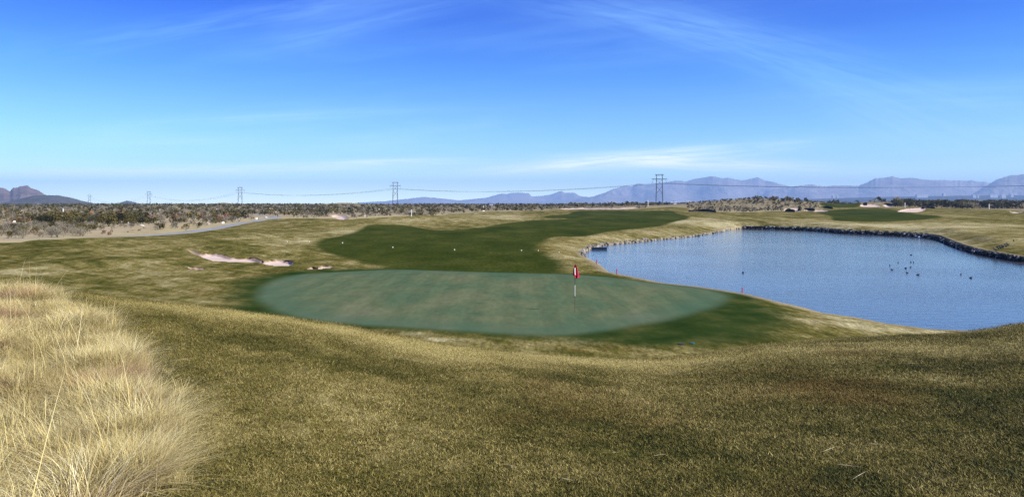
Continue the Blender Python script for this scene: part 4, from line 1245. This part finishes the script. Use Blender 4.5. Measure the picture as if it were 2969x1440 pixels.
# ------------------------------------------------------------------ desert shrubs
def shrub_mat(name, lo, hi):
    m = bpy.data.materials.new(name); m.use_nodes = True; nt = m.node_tree; b = nt.nodes['Principled BSDF']
    b.inputs['Roughness'].default_value = 0.8; b.inputs['Specular IOR Level'].default_value = 0.15
    t = attr(nt, 'tint'); L(nt, ramp(nt, t, [(0, lo), (1, hi)]), b.inputs['Base Color'])
    return m
SH = {'olive': shrub_mat('olive_leaves', (.036,.032,.008), (.155,.125,.034)),
      'grey': shrub_mat('grey_twigs', (.085,.074,.046), (.31,.265,.18)),
      'straw': shrub_mat('straw_tussock', (.26,.20,.085), (.62,.52,.28)),
      'dark': shrub_mat('dark_leaves', (.022,.024,.009), (.085,.078,.030)),
      'rust': shrub_mat('rust_twigs', (.10,.045,.02), (.30,.16,.08))}
def shrub_geo(kind, seed, nl):
    """leafy clump: lobes of small tilted leaves round a fan of stems. Returns verts, faces, tint; unit height"""
    r = random.Random(seed); v, f, t = [], [], []
    flat = kind in ('straw',)
    lobes = [(r.uniform(-.4,.4), r.uniform(-.4,.4), r.uniform(.35,.78), r.uniform(.18,.34)) for _ in range(7)]
    for k in range(8 if not flat else 0):            # stems
        a = r.uniform(0,6.28); rr = r.uniform(.15,.5); q = (math.cos(a)*rr, math.sin(a)*rr, r.uniform(.5,.95))
        w_ = .012; b0 = len(v)
        v += [(-w_,0,0),(w_,0,0),(q[0],q[1],q[2])]; f.append((b0,b0+1,b0+2)); t += [.1]*3
    for k in range(nl):
        if flat:
            a = r.uniform(0,6.28); r0 = r.uniform(0,.22); b_ = (math.cos(a)*r0, math.sin(a)*r0, 0); ll = r.uniform(.5,1); sp = r.uniform(.1,.7)
            tip = (b_[0]+math.cos(a)*sp*ll, b_[1]+math.sin(a)*sp*ll, ll*(1-.35*sp)); w_ = .035
            b0 = len(v); v += [(b_[0]-w_*math.sin(a), b_[1]+w_*math.cos(a), 0),(b_[0]+w_*math.sin(a), b_[1]-w_*math.cos(a), 0),tip]; f.append((b0,b0+1,b0+2))
            tt = r.random(); t += [tt*.7, tt*.7, tt]
        else:
            lx, ly, lz, lr = r.choice(lobes)
            d = Vector((r.gauss(0,1), r.gauss(0,1), r.gauss(0,1))).normalized()*lr*(r.random()**.35)
            p = Vector((lx, ly, lz))+d
            if p.z < .05: p.z = r.uniform(.05,.2)
            s = r.uniform(.035,.075) if kind != 'grey' else r.uniform(.02,.05)
            u = Vector((r.gauss(0,1), r.gauss(0,1), r.gauss(0,1))).normalized(); w2 = u.orthogonal().normalized()
            if kind in ('grey','rust'): u = (u+Vector((p.x,p.y,1.2))).normalized(); w2 = u.orthogonal().normalized(); a1, a2 = s*2.2, s*.4
            else: a1, a2 = s, s*.7
            b0 = len(v); v += [tuple(p-u*a1), tuple(p+w2*a2), tuple(p+u*a1), tuple(p-w2*a2)]; f.append((b0,b0+1,b0+2,b0+3))
            tt = min(1, max(0, r.gauss(.5,.25))); t += [tt]*4
    return v, f, t
def shrub_mesh(kind, seed, nl):
    v, f, t = shrub_geo(kind, seed, nl)
    me = bpy.data.meshes.new(kind+'_shrub'); me.from_pydata(v, [], f); me.update()
    at = me.attributes.new('tint', 'FLOAT', 'POINT'); at.data.foreach_set('value', t)
    me.materials.append(SH[kind]); return me
protos = {k: [shrub_mesh(k, 100+i, {'olive':420,'grey':380,'straw':90,'dark':420,'rust':200}[k]) for i in range(4)] for k in SH}
cheap = {k: [shrub_geo(k, 300+i, {'olive':46,'grey':46,'straw':24,'dark':46,'rust':30}[k]) for i in range(5)] for k in SH}
for k in cheap:   # far shrubs: fewer, larger leaves
    cheap[k] = [([(x*1.0, y*1.0, z) for x, y, z in v], f, t) for v, f, t in cheap[k]]

cands = []    # kind, x, y, z, height, width
def desert_ok(x, y, margin=0.6):
    X_ = np.atleast_1d(x); Y_ = np.atleast_1d(y)
    return sdist(X_, Y_, DESERT)[0] < -margin
def scatter(n, xr, dr, kinds, hr, mask=None, margin=.6, power=1.0):
    u = rng.uniform(xr[0], xr[1], n); D = np.exp(rng.uniform(math.log(dr[0]), math.log(dr[1]), n)) if power == 1 else rng.uniform(dr[0], dr[1], n)
    Xs = (u-CX)/FPX*D
    ok = desert_ok(Xs, D, margin)
    # keep off the path and the sand
    for i in np.nonzero(ok)[0]:
        pd = np.min(np.hypot(PATH[:,0]-Xs[i], PATH[:,1]-D[i]))
        if pd < 2.2: ok[i] = False
    for p in SANDS[3:]:
        ok &= ~(sdist(Xs, D, p)[0] < 0.8)
    Zs = HZ(Xs, D)
    for i in np.nonzero(ok)[0]:
        k = kinds[int(rng.integers(len(kinds)))]
        h = rng.uniform(*hr)*(1 if k != 'straw' else .5)
        cands.append((k, Xs[i], D[i], float(Zs[i]), h, h*rng.uniform(.75,1.35), u[i]))
# left desert
scatter(260, (-60,1000), (74,125), ['straw','straw','straw','grey','straw','rust'], (.3,.7))
scatter(90, (-60,250), (80,120), ['grey','grey','grey','olive'], (.8,1.4))
scatter(170, (-60,700), (105,160), ['grey','grey','olive','straw'], (.7,1.3))
scatter(330, (-60,700), (135,200), ['grey','olive','olive','grey','rust'], (.9,1.6))
scatter(60, (120,420), (118,150), ['olive','olive','dark'], (1.4,2.3))
scatter(1100, (-80,1000), (190,420), ['olive','olive','dark','grey','grey'], (.9,1.7))
scatter(260, (700,1500), (140,240), ['straw','grey','straw','grey','olive'], (.4,1.0))
scatter(1500, (650,1900), (200,460), ['olive','grey','grey','dark','olive'], (.8,1.7))
scatter(2600, (-100,2050), (400,1300), ['olive','dark','olive','grey'], (1.1,2.1))
scatter(60, (1650,2000), (430,800), ['dark','olive'], (2.0,3.2))
# scrubby hill and right thicket
scatter(1900, (1990,2420), (235,420), ['grey','grey','olive','grey','grey','dark'], (.5,1.0))
scatter(30, (2170,2330), (290,345), ['dark','olive'], (1.3,2.2))
scatter(200, (2400,2620), (330,600), ['olive','grey','dark'], (1.0,2.0))
scatter(700, (2590,3120), (300,470), ['olive','dark','olive','dark','grey'], (1.9,3.6))
scatter(400, (2300,3120), (470,1400), ['olive','dark','grey'], (1.2,2.1))
# the two round bushes on the hilltop and the bush on its mound
for (x, y, d_, h_, k) in [(2315,577,330,2.1,'dark'),(2337,580,330,2.0,'dark'),(2546,580,345,2.6,'dark'),(2535,583,338,2.2,'grey'),(2556,584,340,1.9,'olive'),(2268,588,300,1.9,'dark'),(2320,598,290,1.7,'dark'),
                          (150,640,126,2.6,'olive'),(163,645,122,2.4,'olive'),(140,636,131,2.4,'olive')]:
    Xs = (x-CX)/FPX*d_; cands.append((k, Xs, float(d_), float(HZ(Xs, d_)[0]), h_, h_*1.15, x))
cands.sort(key=lambda c: -c[4]/c[2])
shrubs = [c for c in cands if -30 < c[6] < 3000]
big = shrubs[:290]; rest = shrubs[290:] + [c for c in cands if not (-30 < c[6] < 3000)]
SIZE = lambda h: 'tall' if h > 1.7 else 'middle-sized' if h > .9 else 'low'
KN = {'olive':('olive_bush','olive bush'), 'grey':('grey_bush','grey bush'), 'straw':('grass_tussock','straw tussock'),
      'dark':('dark_bush','dark green bush'), 'rust':('rust_bush','rust brown bush')}
for (k, x, y, z, h, w_, u) in big:
    me = protos[k][random.randrange(4)]
    o = bpy.data.objects.new(KN[k][0], me); o.location = (x, y, z-.05); o.rotation_euler = (0,0,random.uniform(0,6.28)); o.scale = (w_, w_, h)
    col.objects.link(o)
    ZN = [(120,'under the red mountain at far left'),(205,'under the dark hill'),(290,'at the right foot of the dark hill'),(345,'under the gap beside the dark hill'),(410,'under the small dark knoll'),
          (470,'right of the small dark knoll'),(540,'above the bend of the cart path'),(610,'left of the red post'),(655,'just left of the red post'),(700,'right of the red post'),(760,'above the end of the cart path'),
          (850,'behind the end of the cart path'),(960,'left of the pink bare patch'),(1060,'by the pink bare patch'),(1250,'under the middle tower'),(1500,'behind the tan swells'),(1990,'behind the far fairway end'),
          (2080,'at the left foot of the scrubby hill'),(2160,'on the left slope of the scrubby hill'),(2240,'on the middle of the scrubby hill'),(2320,'near the top of the scrubby hill'),(2420,'on the right end of the scrubby hill'),
          (2620,'behind the white bunker'),(2720,'in the thicket behind the pink bunker'),(2840,'in the middle of the right thicket'),(9999,'in the thicket at the right edge')]
    wh = next(t for q, t in ZN if u < q)
    dd = 'nearest row' if y < 95 else 'second row' if y < 115 else 'third row' if y < 140 else 'fourth row' if y < 170 else 'farther back' if y < 230 else 'far back'
    SZ = 'tall' if h > 2.2 else 'tallish' if h > 1.6 else 'middle-sized' if h > 1.2 else 'lowish' if h > .8 else 'low' if h > .45 else 'tiny'
    sh_ = 'broad ' if w_/h > 1.15 else 'narrow ' if w_/h < .9 else ''
    tag(o, f"{SZ} {sh_}{KN[k][1]} {wh}, {dd}", 'bush' if k != 'straw' else 'grass tussock', {'straw':'grass tussocks of the desert'}.get(k, k+' bushes of the desert'))
def join_shrubs(kinds, name, label):
    V_, F_, T_, n = [], [], [], 0; MI = []
    klist = list(kinds)
    for (k, x, y, z, h, w_, u) in rest:
        if k not in kinds: continue
        v, f, t = random.choice(cheap[k]); a = random.uniform(0,6.28); ca, sa = math.cos(a), math.sin(a)
        arr = np.array(v)
        xx = (arr[:,0]*ca-arr[:,1]*sa)*w_+x; yy = (arr[:,0]*sa+arr[:,1]*ca)*w_+y; zz = arr[:,2]*h+z-.05
        # leaves of the far shrubs drawn larger, so fewer are needed
        V_.append(np.stack([xx,yy,zz],1)); F_ += [tuple(q+n for q in p) for p in f]; T_ += t; MI += [klist.index(k)]*len(f); n += len(v)
    if not V_: return
    me = bpy.data.meshes.new(name); me.from_pydata(np.concatenate(V_).tolist(), [], F_); me.update()
    at = me.attributes.new('tint','FLOAT','POINT'); at.data.foreach_set('value', T_)
    for k in klist: me.materials.append(SH[k])
    me.polygons.foreach_set('material_index', MI)
    o = bpy.data.objects.new(name, me); col.objects.link(o); tag(o, label, kind='stuff')
# enlarge far leaves
for k in cheap:
    new = []
    for (v, f, t) in cheap[k]:
        arr = np.array(v)
        if k != 'straw':
            for q in f:
                c_ = arr[list(q)].mean(0); arr[list(q)] = c_+(arr[list(q)]-c_)*(2.6 if len(q) == 4 else 1)
        new.append((arr.tolist(), f, t))
    cheap[k] = new
join_shrubs(['olive','dark','grey','rust','straw'], 'desert_scrub', 'low desert scrub covering the plain to the horizon')

# ------------------------------------------------------------------ pale stones and caliche lumps in the desert
stones = []
u = rng.uniform(-40, 1500, 260); D = np.exp(rng.uniform(math.log(95), math.log(300), 260)); Xs = (u-CX)/FPX*D
ok = desert_ok(Xs, D, 1.0); Zs = HZ(Xs, D)
sel_ = [i for i in range(260) if ok[i]][:75]
caliche = stone_mat('caliche', [(0.2, (.42,.36,.28)), (0.8, (.78,.70,.58))])
cal_m = [rock_mesh('desert_rock', caliche, 140+i) for i in range(5)]
for i in sel_:
    s = rng.uniform(.22, .55)*(1+D[i]/300)
    o = rock_obj(random.choice(cal_m), 'desert_rock', (Xs[i], D[i], Zs[i]+.05), (s*1.6, s, s*.7))
    wh = next(t for q, t in [(150,'at far left'),(280,'under the dark hill'),(420,'under the small dark knoll'),(540,'above the path bend'),(650,'left of the red post'),(760,'right of the red post'),(900,'behind the path end'),
                             (1050,'by the pink bare patch'),(1200,'under the middle tower'),(9999,'behind the fairway')] if u[i] < q)
    dd = 'nearest' if D[i] < 120 else 'nearer' if D[i] < 160 else 'farther' if D[i] < 210 else 'farthest'
    tag(o, f"pale {'large' if s > .75 else 'middle-sized' if s > .5 else 'small'} desert rock {wh}, among the {dd} ones", 'rock', 'pale rocks in the desert')

# ------------------------------------------------------------------ grass: instanced tufts
def gn_grass(name, pts, rots, scales, dry, tufts, material, label):
    """one object: loose points + tuft meshes (attribute pid); geometry nodes set a tuft on every point"""
    V_ = [np.array(pts)]; F_ = []; pid = [np.full(len(pts), -1, np.int32)]; tint = [np.zeros(len(pts))]
    n = len(pts)
    for k, (v, f, t) in enumerate(tufts):
        V_.append(np.array(v)); F_ += [tuple(q+n for q in p) for p in f]; pid.append(np.full(len(v), k, np.int32)); tint.append(np.array(t)); n += len(v)
    me = bpy.data.meshes.new(name); me.from_pydata(np.concatenate(V_).tolist(), [], F_); me.update()
    def fa(nm, arr, typ='FLOAT'):
        at = me.attributes.new(nm, typ, 'POINT')
        at.data.foreach_set('vector' if typ == 'FLOAT_VECTOR' else 'value', arr)
    N_ = n; pad = N_-len(pts)
    fa('pid', np.concatenate(pid), 'INT'); fa('tint', np.concatenate(tint).astype(np.float32))
    fa('rot', np.concatenate([np.array(rots, np.float32), np.zeros((pad,3), np.float32)]).ravel(), 'FLOAT_VECTOR')
    fa('scl', np.concatenate([np.array(scales, np.float32), np.ones(pad, np.float32)]))
    fa('dry', np.concatenate([np.array(dry, np.float32), np.zeros(pad, np.float32)]))
    fa('var', np.concatenate([rng.integers(0, len(tufts), len(pts)), np.zeros(pad, int)]).astype(np.int32), 'INT')
    me.materials.append(material)
    o = bpy.data.objects.new(name, me); col.objects.link(o); tag(o, label, kind='stuff')
    ng = bpy.data.node_groups.new(name, 'GeometryNodeTree')
    ng.interface.new_socket('Geometry', in_out='INPUT', socket_type='NodeSocketGeometry')
    ng.interface.new_socket('Geometry', in_out='OUTPUT', socket_type='NodeSocketGeometry')
    gi = ng.nodes.new('NodeGroupInput'); go = ng.nodes.new('NodeGroupOutput')
    def named(nm, typ):
        a = ng.nodes.new('GeometryNodeInputNamedAttribute'); a.data_type = typ; a.inputs[0].default_value = nm
        return a.outputs[0]
    pidn = named('pid', 'INT')
    def eq(v):
        c_ = ng.nodes.new('FunctionNodeCompare'); c_.data_type = 'INT'; c_.operation = 'EQUAL'
        ng.links.new(pidn, c_.inputs[2]); c_.inputs[3].default_value = v; return c_.outputs[0]
    def sepg(v):
        s_ = ng.nodes.new('GeometryNodeSeparateGeometry'); s_.domain = 'POINT'
        ng.links.new(gi.outputs[0], s_.inputs[0]); ng.links.new(eq(v), s_.inputs[1]); return s_.outputs[0]
    toinst = ng.nodes.new('GeometryNodeGeometryToInstance')
    for k in reversed(range(len(tufts))):
        ng.links.new(sepg(k), toinst.inputs[0])
    iop = ng.nodes.new('GeometryNodeInstanceOnPoints')
    ng.links.new(sepg(-1), iop.inputs['Points']); ng.links.new(toinst.outputs[0], iop.inputs['Instance'])
    iop.inputs['Pick Instance'].default_value = True
    ng.links.new(named('var', 'INT'), iop.inputs['Instance Index'])
    e2r = ng.nodes.new('FunctionNodeEulerToRotation'); ng.links.new(named('rot', 'FLOAT_VECTOR'), e2r.inputs[0]); ng.links.new(e2r.outputs[0], iop.inputs['Rotation'])
    ng.links.new(named('scl', 'FLOAT'), iop.inputs['Scale'])
    ng.links.new(iop.outputs[0], go.inputs[0])
    md = o.modifiers.new('tufts', 'NODES'); md.node_group = ng
    return o

# short dormant turf near the camera
def short_tuft(seed, n=280, size=.16):
    r = random.Random(seed); v, f, t = [], [], []
    for _ in range(n):
        x, y = r.gauss(0, size*.6), r.gauss(0, size*.6); a = r.uniform(0, 6.28); h = r.uniform(.003,.013); w_ = r.uniform(.0012,.0031); ln = r.uniform(.6,2.4)*h
        b0 = len(v); dx, dy = math.cos(a)*w_, math.sin(a)*w_; b = r.uniform(0,6.28)
        v += [(x-dx,y-dy,-.003),(x+dx,y+dy,-.003),(x+math.cos(b)*ln,y+math.sin(b)*ln,h)]; f.append((b0,b0+1,b0+2))
        tt = r.random(); t += [tt*.8, tt*.8, tt]
    return v, f, t
def make_blade_mat(name, tall):
    m = bpy.data.materials.new(name); m.use_nodes = True; nt = m.node_tree; b = nt.nodes['Principled BSDF']
    b.inputs['Roughness'].default_value = 0.7; b.inputs['Specular IOR Level'].default_value = 0.2
    g = nt.nodes.new('ShaderNodeNewGeometry'); P = g.outputs['Position']
    t = attr(nt, 'tint')
    if not tall:
        c = rough_color(nt, P, math_n(nt, 'ADD', attr(nt, 'dry', 'INSTANCER'), 0.08), t)
        c = mix_c(nt, 1.0, c, (1.14, 1.08, .74), 'MULTIPLY')
    else:
        n1 = noise(nt, P, 1.3, 3, .6); n2 = noise(nt, P, 0.7, 3, .6, None, 0, (5, 5, 5))
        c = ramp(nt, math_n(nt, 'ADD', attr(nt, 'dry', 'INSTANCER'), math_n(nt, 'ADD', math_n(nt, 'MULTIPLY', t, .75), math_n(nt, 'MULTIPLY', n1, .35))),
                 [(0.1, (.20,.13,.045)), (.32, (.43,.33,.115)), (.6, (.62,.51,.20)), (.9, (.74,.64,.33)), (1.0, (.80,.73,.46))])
        c = mix_c(nt, map_range(nt, n2, .54, .66, 0, .72), c, (.27,.13,.075))
    L(nt, c, b.inputs['Base Color'])
    return m
fine_m = make_blade_mat('turf_blades', False); tall_m = make_blade_mat('tall_dry_grass', True)
TALL = TALL_W
n = 20000
D = rng.uniform(2.6**1.2, 16.0**1.2, n)**(1/1.2); uu = rng.uniform(-.80, .80, n); Xs = uu*D
sdt = sdist(Xs, D, TALL)[0]
keep = (sdt > -.5)
Xs, D = Xs[keep], D[keep]; Zs = HZ(Xs, D)
gn_grass('turf_grass', np.stack([Xs, D, Zs], 1), np.stack([np.zeros(len(D)), np.zeros(len(D)), rng.uniform(0, 6.28, len(D))], 1),
         rng.uniform(.8, 1.35, len(D)), dry_field(Xs, D)+rng.normal(0, .16, len(D)), [short_tuft(s) for s in range(5)], fine_m, 'short dormant olive and straw turf covering the near hillside')

def tall_tuft(seed, n=70, stalks=2, hh=.27):
    r = random.Random(seed); v, f, t = [], [], []
    def blade(x, y, a, h, w_, lean, tt, seg=3):
        b0 = len(v); perp = (-math.sin(a)*w_, math.cos(a)*w_)
        for k in range(seg+1):
            s = k/seg; ox = math.cos(a)*lean*s*s; oy = math.sin(a)*lean*s*s; z = h*s*(1-.25*s*lean/max(h,.01)) - .02
            ww = (1-s)*1.0
            if k < seg:
                v.append((x+ox-perp[0]*ww, y+oy-perp[1]*ww, z)); v.append((x+ox+perp[0]*ww, y+oy+perp[1]*ww, z)); t.extend([tt*(.35+.65*s)]*2)  # tint drops toward the blade base: shadow inside the tuft painted in
            else: v.append((x+ox, y+oy, z)); t.append(tt)
        for k in range(seg-1): f.append((b0+2*k, b0+2*k+1, b0+2*k+3, b0+2*k+2))
        f.append((b0+2*seg-2, b0+2*seg-1, b0+2*seg))
    for _ in range(n):
        a = r.uniform(0,6.28); q = abs(r.gauss(0,.05)); h = hh*r.uniform(.4,1.0)
        blade(math.cos(a)*q, math.sin(a)*q, a+r.gauss(0,.7), h, r.uniform(.0011,.0024), h*r.uniform(.3,1.8), r.uniform(.15,1))
    for _ in range(stalks):
        a = r.uniform(0,6.28); q = abs(r.gauss(0,.03))
        blade(math.cos(a)*q, math.sin(a)*q, a, r.uniform(.34,.58), r.uniform(.0013,.0022), r.uniform(.02,.25), 1.0, 4)
    return v, f, t
def pts_in(poly, n, margin=0.0):
    lo, hi = poly.min(0), poly.max(0); P_ = rng.uniform(lo, hi, (n, 2))
    s = sdist(P_[:,0], P_[:,1], poly)[0]; return P_[s < -margin]
TP = pts_in(TALL, 15000)
TP = TP[(TP[:,0]/TP[:,1] > -0.95)]
fr = rng.normal(0, .12, (900, 2)); ed = TALL[1:11]; ei = rng.integers(0, len(ed)-1, 900); et = rng.random(900)[:, None]
edge_pts = ed[ei]*(1-et)+ed[ei+1]*et + fr
TP = np.concatenate([TP, edge_pts])
Zs = HZ(TP[:,0], TP[:,1])
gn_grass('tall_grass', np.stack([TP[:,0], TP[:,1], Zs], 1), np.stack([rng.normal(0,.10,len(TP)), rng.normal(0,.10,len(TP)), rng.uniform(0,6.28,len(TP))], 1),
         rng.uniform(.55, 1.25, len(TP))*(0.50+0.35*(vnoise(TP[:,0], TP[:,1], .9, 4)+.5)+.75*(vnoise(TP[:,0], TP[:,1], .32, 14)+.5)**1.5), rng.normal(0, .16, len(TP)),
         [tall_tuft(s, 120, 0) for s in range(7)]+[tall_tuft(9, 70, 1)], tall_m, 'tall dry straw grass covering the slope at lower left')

# loose straw stems lying on the turf
sv, sf_ = [], []
for _ in range(36):
    D_ = random.uniform(3.6, 13)**1.0; u_ = random.uniform(-.55, .72); x_ = u_*D_
    z_ = float(HZ(x_, D_)[0])+.014; a_ = random.gauss(0, .5); ln_ = random.uniform(.03, .11); w_ = random.uniform(.0008, .0017)
    b0 = len(sv); dx, dy = math.cos(a_)*ln_, math.sin(a_)*ln_
    sv += [(x_-dx, y_ if False else D_-dy, z_), (x_+dx, D_+dy, z_+random.uniform(0,.01)), (x_, D_+w_*2, z_+.004), (x_, D_-w_*2, z_+.002)]
    sf_ += [(b0, b0+3, b0+1, b0+2)]
o = mesh_obj('loose_straw', sv, sf_, mat('straw_stem', (.40,.34,.20), .7, .2, 3)); tag(o, 'loose pale straw stems lying on the turf', kind='stuff')
